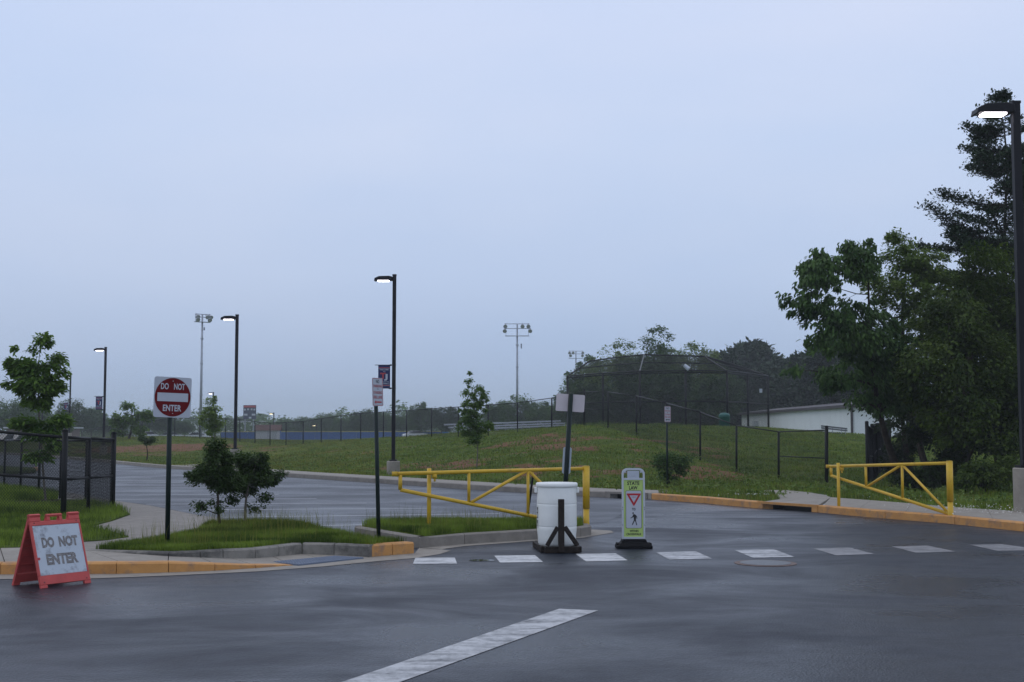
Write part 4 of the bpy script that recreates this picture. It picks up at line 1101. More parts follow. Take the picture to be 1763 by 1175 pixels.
yellow_gate(h2, (f2.x, f2.y, 0), CAM_H - (797.5 - 742) * h2.y / 2200, CAM_H - (803 - 742) * 27.2 / 2200, None, 'yellow pipe swing gate on the right, along the orange kerb by the woods',
            dict(low_h=CAM_H - (884 - 742) * h2.y / 2200, low_f=CAM_H - (818.5 - 742) * 27.2 / 2200, up=[.365, .67], diag=[((.67, 0), (.365, 1)), ((.365, 1), (.012, .0))], post=.915, zb=0, shift=Vector((-.03, -.09, 0))))
# leaning marker rod tied to the left gate
p0, p1 = W(905, 897, .15), None
a = D(918, 818, p0.y - .1)
t = thing('marker_rod', 'thin black rod leaning against the left yellow gate, tied with yellow cord', 'rod', p0)
MB().tube((0, 0, -.1), a - p0, .024, .02, 10).build('rod', BLACKV, t)
MB().tube(a - p0, a - p0 + Vector((0, 0, .09)), .008, .008, 6).build('cord', YELLOW, t)

# ------------------------------------------------------------------ signs
def lean_matrix(deg): return Matrix.Rotation(R(deg), 3, 'Y')
# do not enter
b = W(290, 936, .17); k = b.y / 2200
t = thing('do_not_enter_sign', 'red round DO NOT ENTER sign on a dark green post in the left island', 'sign', b, R(41))
zc = CAM_H + (742 - 684.5) * k - b.z; S = .56; tl = Matrix.Rotation(R(1.2), 3, 'Y')
MB().tube((0, .035, -.2), (.0, .035, zc + .2), .034, .034, 16).build('post', GREENP, t, smooth=True)
pn = MB().prism(rrect(S, S, .035), -.0015, .0015); pn.v = [tuple(tl @ Vector(v) + Vector((.02, -.004, zc))) for v in pn.v]; pn = pn.build('panel', SIGN_WHITE, t)
def shift(mb, dx, dy, dz, rot=None):
    mb.v = [tuple((rot @ Vector(v) if rot else Vector(v)) + Vector((dx, dy, dz))) for v in mb.v]; return mb
circ = [(.268 * math.cos(2 * math.pi * i / 64), .268 * math.sin(2 * math.pi * i / 64)) for i in range(64)]
shift(MB().prism(circ, -.004, -.002), .02, -.004, zc, tl).build('red_disc', SIGN_RED, t)
shift(MB().prism(rrect(.46, .118, .003, 0, 0), -.006, -.0045), .02, -.004, zc, tl).build('white_bar', SIGN_WHITE, t)
T4 = Matrix.Translation((.02, -.004, zc)) @ tl.to_4x4()
text([('DO', -.125, .15, .088, -.115, .025, -.0065), ('NOT', .095, .15, .088, -.165, .025, -.0065), ('ENTER', -.005, -.15, .088, -.275, .025, -.0065)], 'lettering', SIGN_WHITE, t, tilt=T4)
for z_ in (.225, -.225): shift(MB().tube((0, -.004, z_), (0, -.012, z_), .006), .02, -.004, zc).build('bolt', ALU, t)

def no_parking(px, yb, zb, ytop, ybot, w, h, rot, lean, arrow_m, label, d=None):
    b = W(px, yb, zb) if d is None else D(px, yb, d)
    k = b.y / 2200
    t = thing('no_parking_sign', label, 'sign', b, 0)
    z1 = CAM_H + (742 - ytop) * k - b.z; z0 = CAM_H + (742 - ybot) * k - b.z
    zc = (z0 + z1) / 2; h = z1 - z0
    LM = Matrix.Rotation(R(lean), 4, 'Y')
    ox, oy = -math.sin(rot) * .033, math.cos(rot) * .033
    MB().tube((ox, oy, -.2), (ox, oy, z0 + h * .6), .029, .029, 14).build('post', GREENP, t, smooth=True, tilt=LM)
    M4 = LM @ Matrix.Translation((0, 0, zc)) @ Matrix.Rotation(rot, 4, 'Z')
    pn = MB().prism(rrect(w, h, .025), -.0015, .0015).build('panel', SIGN_WHITE, t, tilt=M4)
    o_ = rrect(w * .95, h * .965, .02); i_ = rrect(w * .90, h * .935, .015)
    MB().ring(o_, i_, -.0035, -.002).build('red_border', RED_INK, pn, tilt=M4)
    s = h / .457
    text([('NO', 0, .17 * s, .055 * s, -.09, .01, -.004)], 'lettering', BLACK_INK, pn, tilt=M4)
    text([('PARKING', 0, .095 * s, .045 * s, -w * .78, .012, -.004), ('STANDING', 0, -.01 * s, .045 * s, -w * .8, .012, -.004), ('FIRE LANE', 0, -.085 * s, .05 * s, -w * .8, .012, -.004)], 'lettering', RED_INK, pn, tilt=M4)
    text([('OR', 0, .045 * s, .022 * s, -.035, .01, -.004)], 'lettering', BLACK_INK, pn, tilt=M4)
    aw = w * .34; zz = -.165 * s; hh = .012 * s
    MB().prism([(-aw, zz), (-aw * .55, zz + .03 * s), (-aw * .55, zz + hh), (aw, zz + hh), (aw, zz - hh), (-aw * .55, zz - hh), (-aw * .55, zz - .03 * s)], -.0045, -.004).build('arrow', arrow_m, pn, tilt=M4)
no_parking(655.5, 932, .165, 651, 699.5, .30, .42, R(66), -1.6, RED_INK, 'narrow turned NO PARKING fire lane sign on a green post at the left island tip')
no_parking(1150, 843, .12, 700, 727, .20, .42, R(25), .2, BLACK_INK, 'small NO PARKING sign facing the road in front of the grass bank')
# signs seen from behind
b = W(969, 913, .155); k = b.y / 2200; LM = Matrix.Rotation(R(3.6), 4, 'Y')
t = thing('blank_backed_sign', 'leaning dark green post behind the drum carrying two signs seen from behind', 'sign', b)
zt = CAM_H + (742 - 678) * k - b.z
MB().tube((0, 0, -.2), (0, 0, zt), .038, .038, 14).build('post', GREENP, t, smooth=True, tilt=LM)
c_ = zt - .14; SB = mat('sign_back_metal', (.60, .54, .55), .45, .3, .5, noise=.1, nscale=2)
SB2 = mat('sign_back_pale', (.52, .58, .64), .45, .2, .5, noise=.06, nscale=2)
MB().prism(rrect(.455, .275, .02, 0, zt - .145), .042, .045).build('sign_panel', SB, t, tilt=LM)
MB().prism(rrect(.135, .42, .03, 0, zt - 1.06), .042, .045).build('sign_panel', SB2, t, tilt=LM)
for zz in (zt - .06, zt - .23, zt - .9, zt - 1.2): MB().tube((0, .03, zz), (0, .05, zz), .02).build('bracket', ALU, t, tilt=LM)

# state law crosswalk sign
b = W(1091, 944, 0); t = thing('crosswalk_yield_sign', 'lime STATE LAW yield to pedestrians sign on a black rubber base', 'sign', b, R(2))
mb = MB()
mb.add([(-.26, -.16, 0), (.26, -.16, 0), (.26, .16, 0), (-.26, .16, 0), (-.26, -.16, .045), (.26, -.16, .045), (.26, .16, .045), (-.26, .16, .045), (-.19, -.10, .09), (.19, -.10, .09), (.19, .10, .09), (-.19, .10, .09), (-.17, -.09, .135), (.17, -.09, .135), (.17, .09, .135), (-.17, .09, .135)],
       [(3, 2, 1, 0)] + [(r * 4 + i, r * 4 + (i + 1) % 4, (r + 1) * 4 + (i + 1) % 4, (r + 1) * 4 + i) for r in range(3) for i in range(4)] + [(12, 13, 14, 15)])
mb.build('base', RUBBER, t, bevel=.01)
for x in (-.235, .235): MB().box((x, 0, .05), (.04, .2, .06)).build('base_lug', RUBBER, t, bevel=.008)
U = 873.0; Z = lambda y: .125 + (990 - y) / U; X = lambda x: (x - 362) / U
FR = mat('grey_white_frame', (.52, .56, .60), .4)
# outer frame with handle opening
out = [(X(213), Z(990)), (X(213), Z(150))] + [(X(213 + 75 - 75 * math.cos(R(a))), Z(150 - 72 * math.sin(R(a)))) for a in (20, 40, 60, 80)] + [(X(300), Z(78)), (X(425), Z(78))] + [(X(435 + 75 * math.sin(R(a))), Z(150 - 72 * math.cos(R(a)))) for a in (10, 30, 50, 70)] + [(X(510), Z(150)), (X(510), Z(990))]
rowt = out[1:-1]
MB().box((X(225), 0, (Z(990) + Z(205)) / 2), (24 / U, .03, Z(205) - Z(990))).box((X(499), 0, (Z(990) + Z(205)) / 2), (22 / U, .03, Z(205) - Z(990))).build('side_frame', FR, t)
n_ = len(rowt); inn = [((x) * .84, Z(205) + (z_ - Z(205)) * .80 if z_ > Z(150) - .001 else z_) for x, z_ in rowt]
ro = [(X(213), Z(205))] + rowt + [(X(510), Z(205))]; ri = [(X(238), Z(205))] + inn + [(X(486), Z(205))]
mb = MB(); n_ = len(ro)
vs_ = [(x, -.015, z_) for x, z_ in ro] + [(x, -.015, z_) for x, z_ in ri] + [(x, .015, z_) for x, z_ in ro] + [(x, .015, z_) for x, z_ in ri]
fs_ = []
for i in range(n_ - 1):
    fs_ += [(i, i + 1, n_ + i + 1, n_ + i), (2 * n_ + i + 1, 2 * n_ + i, 3 * n_ + i, 3 * n_ + i + 1), (i, 2 * n_ + i, 2 * n_ + i + 1, i + 1), (n_ + i, n_ + i + 1, 3 * n_ + i + 1, 3 * n_ + i)]
mb.add(vs_, fs_).build('handle', FR, t)
MB().box((0, .0, Z(217)), (250 / U, .03, 24 / U)).build('cross_bar', FR, t)
MB().box((X(361), -.006, Z(158)), (152 / U, .012, 92 / U)).build('handle_card', SIGN_WHITE, t)
text([('..........', X(361), Z(180), .004, .08, .01, -.0125)], 'lettering', BLACK_INK, t)
MB().box((X(362), .004, (Z(955) + Z(230)) / 2), (250 / U, .012, Z(230) - Z(955) + .02)).build('lime_panel', LIME, t)
MB().box((0, 0, Z(972)), (276 / U, .032, 34 / U)).build('bottom_bar', FR, t)
MB().ring(rrect(206 / U, 483 / U, .022, X(365), Z(606)), rrect(198 / U, 475 / U, .02, X(365), Z(606)), -.0045, -.003).build('black_outline', BLACK_INK, t)
MB().prism(rrect(202 / U, 479 / U, .021, X(365), Z(606)), -.0038, -.0022).build('white_panel', mat('white_reflective', (.50, .53, .58), .35), t)
tri = [(X(276), Z(405)), (X(458), Z(405)), (X(375), Z(560)), (X(359), Z(560))]
MB().prism([(X(280), Z(402)), (X(454), Z(402)), (X(460), Z(410)), (X(374), Z(557)), (X(367), Z(561)), (X(360), Z(557)), (X(274), Z(410))], -.006, -.0046).build('yield_triangle', mat('yield_red', (.45, .01, .02), .4), t)
MB().prism([(X(312), Z(427)), (X(422), Z(427)), (X(367), Z(520))], -.0075, -.0062).build('triangle_centre', SIGN_WHITE, t)
text([('YIELD', X(367), Z(449), .018, .062, .01, -.0082)], 'lettering', RED_INK, t)
text([('STATE', X(362), Z(272), .055, -.182, .035, -.0035), ('LAW', X(362), Z(330), .055, -.128, .035, -.0035), ('TO', X(366), Z(603), .038, -.055, .03, -.0055), ('WITHIN', X(368), Z(881), .034, -.13, .03, -.0035), ('CROSSWALK', X(366), Z(922), .034, -.222, .03, -.0035)], 'lettering', BLACK_INK, t)
ped = MB()
hd = [(X(357) + 10 / U * math.cos(2 * math.pi * i / 16), Z(653) + 11 / U * math.sin(2 * math.pi * i / 16)) for i in range(16)]
ped.prism(hd, -.006, -.0045)
def pp_(pts, y): ped.prism([(X(a), Z(b)) for a, b in pts], -.006 + y, -.0045 + y)
pp_([(358, 668), (380, 668), (400, 684), (398, 700), (392, 740), (368, 742), (362, 706), (352, 690)], 0)
pp_([(360, 690), (358, 704), (340, 716), (324, 721), (321, 714), (338, 706), (350, 690)], .0001)
pp_([(398, 684), (408, 700), (410, 726), (403, 726), (400, 706), (392, 696)], .0002)
pp_([(368, 738), (384, 742), (366, 772), (352, 806), (341, 801), (352, 772)], .0003)
pp_([(378, 740), (393, 738), (398, 766), (408, 805), (396, 808), (388, 772)], .0004)
ped.build('pedestrian_symbol', BLACK_INK, t)
for x in (222, 502):
    for y in (580, 605, 805): MB().box((X(x), -.017, Z(y)), (.008, .004, .012)).build('bolt', BLACK_INK, t)
for x in (262, 460): MB().tube((X(x), .02, Z(128)), (X(x), -.02, Z(128)), .012).build('bolt', ALU, t)

# A-frame folding sign
bl = W(71, 1014); brr = W(157, 1004); ax = (brr - bl); wA = ax.length; ang = math.atan2(ax.y, ax.x)
nrm = Vector((ax.y, -ax.x, 0)).normalized()
ctr = (bl + brr) / 2 - nrm * .27
t = thing('folding_sign', 'faded red plastic A-frame sign lettered DO NOT ENTER on the asphalt', 'sign', ctr, ang)
Hh = .80; foot = .27; Lp = math.hypot(Hh, foot); th_ = math.atan2(foot, Hh)
for side in (-1, 1):
    M4 = Matrix.Translation((0, side * foot, 0)) @ Matrix.Rotation(side * th_, 4, 'X') if side == 1 else Matrix.Translation((0, -foot, 0)) @ Matrix.Rotation(-th_, 4, 'X')
    hw = wA / 2; b_ = lambda f: Lp * f
    s_ = -1 if side == -1 else 1
    par = thing('leaf', None, None); par.parent = t
    y0, y1 = (-.004, .03) if side == -1 else (-.03, .004)
    cy_ = (y0 + y1) / 2; ty = y1 - y0
    def bx(x0, x1, f0, f1, nm, m=SALMON, yy=None, tt=None):
        MB().box(((x0 + x1) / 2, cy_ if yy is None else yy, (b_(f0) + b_(f1)) / 2), (x1 - x0, ty if tt is None else tt, b_(f1) - b_(f0))).build(nm, m, par, tilt=M4, bevel=.004 if m is SALMON else 0)
    bx(-hw, hw, .045, .165, 'bottom_rail'); bx(-hw, hw, .835, .89, 'top_rail')
    bx(-hw, -hw + .022, .167, .833, 'stile'); bx(hw - .022, hw, .167, .833, 'stile')
    bx(-hw, -hw + .085, 0, .043, 'foot'); bx(hw - .085, hw, 0, .043, 'foot')
    bx(-hw, -hw + .14, .892, .995, 'shoulder'); bx(hw - .14, hw, .892, .995, 'shoulder')
    bx(-.1, -.06, .892, .97, 'handle'); bx(.06, .1, .892, .97, 'handle'); bx(-.1, .1, .955, .985, 'handle')
    bx(-hw + .023, hw - .023, .168, .832, 'face', FACE_WHITE if side == -1 else SALMON, cy_ - (.006 if side == -1 else -.006), .012)
    for f_ in (.3, .42, .54, .66, .78): 
        if side == 1: bx(-hw + .03, hw - .03, f_ - .006, f_ + .006, 'rib', yy=cy_ - .012, tt=.012)
    if side == -1:
        yy = cy_ - .0135
        text([('DO', -.14, b_(.60), .122, -.16, .06, yy), ('NOT', .125, b_(.60), .122, -.25, .06, yy)], 'lettering', GREY_INK, par, tilt=M4)
        text([('ENTER', .01, b_(.37), .125, -.41, .06, yy)], 'lettering', GREY_INK, par, tilt=M4)
        for x, f_ in ((-hw + .05, .87), (hw - .05, .87), (-hw + .05, .075), (hw - .05, .075)):
            MB().tube((x, y0 - .004, b_(f_)), (x, y0 + .004, b_(f_)), .007).build('bolt', mat('bolt_dark', (.1, .02, .02), .5), par, tilt=M4)
        dm = mat('scuff_grey', (.22, .23, .26), .8)
        MB().tube((-hw + .035, y0 - .001, b_(.39)), (-hw + .035, y0 + .006, b_(.39)), .016).build('badge', RED_INK, par, tilt=M4)

# white drum in its timber stand
c = Vector((.645, 18.52, 0))
t = thing('plastic_drum', 'white plastic drum with a lid standing in a dark timber stand', 'drum', (c.x, c.y, .07))
rD = .285
prof = [(.20, 0), (.255, .015), (.272, .05), (.276, .14), (.284, .22), (.288, .265), (.285, .28), (.282, .285), (.285, .29), (.288, .305), (.287, .42), (.287, .58), (.286, .60), (.283, .605), (.286, .61), (.287, .625), (.284, .70), (.280, .78), (.278, .83), (.276, .86)]
MB().lathe(prof, n=48).build('shell', HDPE, t, smooth=True)
MB().lathe([(.287, .845), (.298, .85), (.302, .87), (.300, .895), (.288, .905), (.27, .90), (.1, .897)], n=48).build('lid', HDPE, t, smooth=True)
for a in (178, 2): MB().box((.30 * math.cos(R(a)), .30 * math.sin(R(a)), .80), (.045, .09, .08)).build('handle_lug', HDPE, t, bevel=.01)
mb = MB()
for (z0, z1, a0, a1) in [(.52, .56, 192, 200), (.41, .56, 197, 200), (.40, .425, 192, 200), (.33, .375, 192, 200), (.26, .34, 197, 200), (.47, .49, 190, 200)]:
    n = 6; pts = []
    for zz in (z0, z1):
        for i in range(n + 1):
            a = R(a0 + (a1 - a0) * i / n); pts.append((.291 * math.cos(a), .291 * math.sin(a), zz))
    mb.add(pts, [(i, i + 1, n + 2 + i, n + 1 + i) for i in range(n)])
mb.build('stencil_marks', BLACK_INK, t)
FL, FRt, RL = W(938, 953), W(997.5, 952.5), W(921, 942)
RRt = FRt + (RL - FL)
t = thing('timber_stand', 'dark timber stand with an upright post and two braces around the drum', 'stand', FL)
def beam(a, b, w, h, nm, z0=0, inset_=0):
    a, b = Vector(a), Vector(b); d2 = b - a; L = d2.length; d2.normalize(); rot = d2.to_track_quat('X', 'Z').to_matrix()
    MB().box((a + b) / 2 + Vector((0, 0, z0)), (L, w, h), rot).build(nm, WOODD, t, off=FL, bevel=.006)
up9 = Vector((0, 0, .047))
beam(FL + up9, FRt + up9, .09, .088, 'front_beam'); beam(RL + up9, RRt + up9, .09, .088, 'back_beam')
dd = (RL - FL).normalized() * .05
beam(FL + dd + up9, RL - dd + up9, .088, .08, 'side_beam'); beam(FRt + dd + up9, RRt - dd + up9, .088, .08, 'side_beam')
beam((FL + RL) / 2 + Vector((.05, 0, .035)), (FRt + RRt) / 2 + Vector((-.05, 0, .035)), .3, .06, 'floor_board')
pf = FL.lerp(FRt, .47) + Vector((0, -.03, 0)); zt = CAM_H - (858.5 - 742) * pf.y / 2200
mbx = MB(); mbx.box((0, 0, 0), (.088, .06, zt - .02)); mbx.v = [tuple(Vector(v) + pf + Vector((0, -.045, zt / 2 + .01))) for v in mbx.v]; mbx.build('upright', WOODD, t, off=FL, bevel=.006)
for s, e in ((-1, FL), (1, FRt)):
    beam(pf + Vector((s * .05, -.045, .37)), Vector((e.x - s * .03, e.y - .05, .11)), .05, .06, 'brace')

# manhole cover and wet patch
c = W(1318, 970.5); t = thing('manhole_cover', 'round worn manhole cover in the asphalt before the crosswalk', 'manhole cover', c)
MB().lathe([(.40, 0), (.40, .008), (.35, .009)], n=40).build('ring', mat('rusty_iron', (.16, .11, .09), .6, .3, noise=.4, nscale=12), t)
MB().lathe([(.33, 0), (.33, .012), (.32, .013)], n=40).build('lid', mat('wet_iron', (.07, .07, .075), .3, .4, noise=.4, nscale=20, bump=.5, bscale=30), t)
mm = mat('puddle_water', (.03, .028, .02), .06, 0, .6)
def blob(px, py, rx, ry, z, n=28, s=3):
    c = W(px, py); rr = random.Random(s); ph = [rr.uniform(0, 6) for _ in range(3)]
    return [(c.x + rx * math.cos(a) * (1 + .14 * math.sin(3 * a + ph[0]) + .1 * math.sin(5 * a + ph[1])), c.y + ry * math.sin(a) * (1 + .14 * math.sin(2 * a + ph[2]) + .1 * math.sin(4 * a + ph[1])), z) for a in [2 * math.pi * i / n for i in range(n)]]
o = sheet('puddle', blob(828, 965.5, .17, .13, 0), .006, mm)

# ------------------------------------------------------------------ parked cars
def car(p, rot, m, label, grp, light=False):
    t = thing('parked_car', label, 'car', p, rot, grp)
    body = [(-2.2, .35), (-2.25, .62), (-2.1, .85), (-1.4, .93), (-.75, 1.36), (.65, 1.40), (1.35, .98), (2.1, .88), (2.22, .6), (2.2, .32), (1.75, .25), (-1.75, .25)]
    low = [(-2.2, .35), (-2.25, .62), (-2.1, .85), (-1.45, .93), (1.35, .95), (2.1, .88), (2.22, .6), (2.2, .32), (1.75, .25), (-1.75, .25)]
    cab = [(-1.5, .93), (-.8, 1.36), (.6, 1.40), (1.4, .95)]
    MB().prism(low, -.88, .88).build('body', m, t, bevel=.05)
    MB().prism(cab, -.74, .74).build('windows', GLASS_D, t, bevel=.03)
    MB().prism([(-.78, 1.36), (.58, 1.40), (.5, 1.44), (-.7, 1.41)], -.70, .70).build('roof', m, t)
    for x in (-1.4, 1.4):
        for y in (-.8, .8): MB().tube((x, y - .1, .32), (x, y + .1, .32), .32, .32, 16).build('wheel', TIRE, t)
    for y in (-.65, .65):
        MB().box((-2.22, y, .68), (.08, .32, .14)).build('headlight', SIGN_WHITE, t)
        MB().box((2.2, y, .72), (.08, .3, .12)).build('tail_light', RED_INK, t)
for px, d, rot, m, lb in [(254, 215, 70, CARW, 'white car far behind the fence below the pale shrub tree'), (296, 225, 10, CARW, 'pale car far behind the fence, partly behind the red sign post'), (342, 228, 5, CARW, 'pale car far behind the fence near the foot of the left floodlight tower'),
                          (715, 232, 30, CARW, 'pale car far behind the fence left of the blue bin')]:
    car(G(px, d), R(rot), m, lb, 'pale cars parked far beyond the fence')
for px, d, rot, lb in [(8, 118, 80, 'dark car parked beyond the left fence, leftmost of three'), (28, 119, 84, 'dark car parked beyond the left fence, middle of three'), (92, 124, 75, 'dark car parked beyond the left fence behind the maple trunk')]:
    p = W(px, 772) if False else D(px, 742 + CAM_H / d * 2200, d); car(Vector((p.x, p.y, 0.005)), R(rot), CARK, lb, 'dark cars parked beyond the left fence')
p = G(767, 150); hb = CAM_H - p.z
t = thing('blue_bin', 'small bright blue bin far behind the fence', 'bin', p)
MB().box((0, 0, .32), (.68, .6, .64)).build('bin_body', mat('bright_blue', (.02, .16, .48), .6), t, bevel=.04)
MB().box((0, 0, .68), (.74, .66, .07)).build('bin_lid', mat('bright_blue2', (.03, .19, .52), .6), t, bevel=.02)

# ------------------------------------------------------------------ vegetation
LEAF6 = np.array([[0, 0, 0], [.22, .35, .06], [0, .5, 0], [-.22, .35, .06], [.16, .75, .03], [0, 1, -.05], [-.16, .75, .03]])
LEAF6F = np.array([[0, 1, 2], [0, 2, 3], [1, 4, 2], [2, 4, 5], [2, 5, 6], [3, 2, 6]])
LEAF4 = np.array([[0, 0, 0], [.26, .5, .07], [0, 1, 0], [-.26, .5, .07]])
LEAF4F = np.array([[0, 1, 2], [0, 2, 3]])
NEED = np.array([[0, 0, 0], [.10, .5, .02], [0, 1, 0], [-.10, .5, .02]])
def leaves_np(C, size, rg, droop=.35, shape='4', aim=None):
    """leaf faces at points C"""
    T, TF = {'6': (LEAF6, LEAF6F), '4': (LEAF4, LEAF4F), 'n': (NEED, LEAF4F)}[shape]
    n = len(C)
    az = rg.uniform(0, 2 * np.pi, n)
    el = rg.normal(-droop, .45, n)
    if aim is not None:
        az = np.arctan2(aim[:, 1], aim[:, 0]) + rg.normal(0, .7, n)
    y = np.stack([np.cos(az) * np.cos(el), np.sin(az) * np.cos(el), np.sin(el)], 1)
    up = np.stack([rg.normal(0, .45, n), rg.normal(0, .45, n), np.ones(n)], 1)
    x = np.cross(y, up); x /= np.linalg.norm(x, axis=1, keepdims=True); z_ = np.cross(x, y)
    s = (size * rg.uniform(.65, 1.3, n))[:, None, None]
    V = C[:, None, :] + s * (T[None, :, 0:1] * x[:, None, :] + T[None, :, 1:2] * y[:, None, :] + T[None, :, 2:3] * z_[:, None, :])
    F = TF[None] + (np.arange(n) * len(T))[:, None, None]
    return V.reshape(-1, 3), F.reshape(-1, 3)

def limb_path(a, b, rg, n=5, sag=.12):
    a, b = np.array(a, float), np.array(b, float); L = np.linalg.norm(b - a); pts = []
    off = rg.normal(0, .06, 3) * L
    for i in range(n + 1):
        t_ = i / n; p = a * (1 - t_) + b * t_; p = p + off * math.sin(math.pi * t_) + np.array([0, 0, -1]) * math.sin(math.pi * t_) * sag * L
        pts.append(p)
    return pts

def tree(name, label, cat, base, blobs, clumps, leaves, leaf, lm, seed, trunk_r=.08, group=None, shape='4', clump_r=.35, droop=.35, bark=None, stems=1, fork=.35, twig=True, surf=.55, trunk_top=None, lean=None, flat=.75, shrink=.75):
    """blobs: (px, py, depth, half width px, half height px) or world (c, rx, ry, rz)"""
    rg = np.random.default_rng(seed)
    t = thing(name, label, cat, base, 0, group)
    o = np.array(base[:])
    E = []
    for bl_ in blobs:
        if len(bl_) == 5:
            px, py, d_, rx, ry = bl_; c_ = D(px, py, d_); k_ = d_ / 2200
            E.append((np.array(c_[:]), np.array([rx * k_, (rx * .85 + ry * .15) * k_, ry * k_])))
        else: E.append((np.array(bl_[0]), np.array(bl_[1:])))
    E = [(e0_, np.maximum(e1_ - clump_r * shrink, e1_ * .35)) for e0_, e1_ in E]
    vol = np.array([e[1].prod() ** (2 / 3) for e in E]); vol /= vol.sum()
    pick = rg.choice(len(E), clumps, p=vol)
    dirs = rg.normal(0, 1, (clumps, 3)); dirs /= np.linalg.norm(dirs, axis=1, keepdims=True)
    rad = np.where(rg.uniform(0, 1, clumps) < surf, rg.uniform(.8, 1.0, clumps), rg.uniform(0, 1, clumps) ** .5)
    wild = rg.uniform(0, 1, clumps) < .22; rad = np.where(wild, rg.uniform(1.05, 1.38, clumps), rad)
    C = np.array([E[i][0] for i in pick]) + dirs * rad[:, None] * np.array([E[i][1] for i in pick])
    cc = np.array([e[0] for e in E]); hi_ = max(E, key=lambda e: e[0][2] + e[1][2]); ztop = hi_[0][2] + hi_[1][2] * .1; zlow = min(e[0][2] - e[1][2] for e in E)
    cen = (cc * vol[:, None]).sum(0)
    # trunk(s)
    P0, P1, R0, R1 = [], [], [], []
    H = ztop - o[2]
    tops = []
    for s in range(stems):
        dirx = rg.normal(0, .10, 2) * H * (1 if stems > 1 else .25)
        tt = np.array([o[0] * .15 + hi_[0][0] * .85 + dirx[0], o[1] * .15 + hi_[0][1] * .85 + dirx[1], ztop]); 
        path = limb_path(o + np.array([0, 0, -.15]), tt, rg, 9, 0)
        n_ = len(path) - 1
        for i in range(n_):
            r0_ = trunk_r * (1 - .88 * i / n_); r1_ = trunk_r * (1 - .88 * (i + 1) / n_)
            P0.append(path[i]); P1.append(path[i + 1]); R0.append(r0_); R1.append(r1_)
        tops.append(path)
    # limbs: to each clump from a point of the trunk lower than it
    nl = min(clumps, 46)
    order = rg.permutation(clumps)
    anchors = [(p, trunk_r * (1 - .88 * i / 9)) for path in tops for i, p in enumerate(path) if p[2] > o[2] + fork * (zlow - o[2]) - .0 and i > 0]
    nodes = list(anchors)
    for j, ci in enumerate(order[:clumps if clumps < 160 else 160]):
        q = C[ci]
        best, bd = None, 1e9
        for p, r in nodes:
            dz = q[2] - p[2]; dd_ = np.linalg.norm(q - p)
            cost = dd_ + (max(0, -dz + .05 * dd_) * 1.2)
            if cost < bd: bd, best = cost, (p, r)
        p, r = best
        path = limb_path(p, q, rg, 4, .05)
        r_ = max(min(r * .6, trunk_r * .45), trunk_r * .06)
        for i in range(4):
            P0.append(path[i]); P1.append(path[i + 1]); R0.append(r_ * (1 - .2 * i)); R1.append(r_ * (1 - .2 * (i + 1)))
            nodes.append((path[i + 1], r_ * (1 - .2 * (i + 1))))
    P0, P1, R0, R1 = map(np.array, (P0, P1, R0, R1))
    d = P1 - P0; L = np.linalg.norm(d, axis=1, keepdims=True); d = d / np.maximum(L, 1e-6)
    a = np.where(np.abs(d[:, 2:3]) < .9, np.array([[0, 0, 1.]]), np.array([[1., 0, 0]])); u = np.cross(d, a); u /= np.linalg.norm(u, axis=1, keepdims=True); w = np.cross(d, u)
    n = 6; V = []
    for P, Rr in ((P0, R0), (P1, R1)):
        for i in range(n):
            th = 2 * math.pi * i / n; V.append(P + (u * math.cos(th) + w * math.sin(th)) * Rr[:, None])
    V = np.stack(V, 1); base_i = (np.arange(len(P0)) * 2 * n)[:, None]
    F = np.concatenate([base_i + np.array([[i, (i + 1) % n, n + (i + 1) % n, n + i]]) for i in range(n)])
    mesh_np('trunk', V.reshape(-1, 3), F, bark or BARK, t, off=o, smooth=True)
    # leaves
    per = leaves // clumps
    cr_ = clump_r * rg.uniform(.55, 1.35, clumps) * np.where(wild, .6, 1)
    g = rg.normal(0, 1, (clumps, per, 3)); g /= np.maximum(np.linalg.norm(g, axis=2, keepdims=True), 1e-6); g *= (rg.uniform(0, 1, (clumps, per, 1)) ** .45)
    g[:, :, 2] *= flat
    LC = (C[:, None, :] + g * cr_[:, None, None]).reshape(-1, 3)
    LC = LC[LC[:, 2] > o[2] + .05]
    V, F = leaves_np(LC, leaf, rg, droop, shape, aim=LC - np.array([cen[0], cen[1], 0]))
    mesh_np('crown', V, F, lm, t, off=o)
    return t

# two small bushy trees on the left island
tree('small_bushy_tree', 'small dark bushy tree with a low branch, left of the pair on the island', 'tree', W(381, 908, .19), [(372, 770, 20.6, 13, 16), (376, 792, 20.5, 24, 20), (366, 816, 20.5, 36, 20), (388, 832, 20.6, 36, 20), (340, 824, 20.4, 16, 10), (322, 814, 20.4, 9, 6), (345, 870, 20.3, 12, 9), (368, 864, 20.5, 14, 8), (376, 878, 20.4, 8, 6), (398, 860, 20.7, 14, 8)], 150, 13500, .056, L_SHRUB, 21, .032, 'small bushy trees on the left island', '6', .14, .3, surf=.5, shrink=.62)
tree('small_bushy_tree', 'small dark bushy tree with a pale trunk, right of the pair on the island', 'tree', W(422, 907, .19), [(414, 790, 21.2, 16, 14), (436, 796, 21.2, 26, 18), (452, 784, 21.1, 12, 9), (440, 820, 21.2, 30, 20), (462, 828, 21, 20, 12), (481, 817, 21, 9, 6), (430, 846, 21.3, 22, 12), (456, 857, 21, 12, 6), (436, 874, 21, 9, 6)], 140, 12000, .056, L_SHRUB, 22, .028, 'small bushy trees on the left island', '6', .14, .3, bark=BARK_P, surf=.5, shrink=.62)
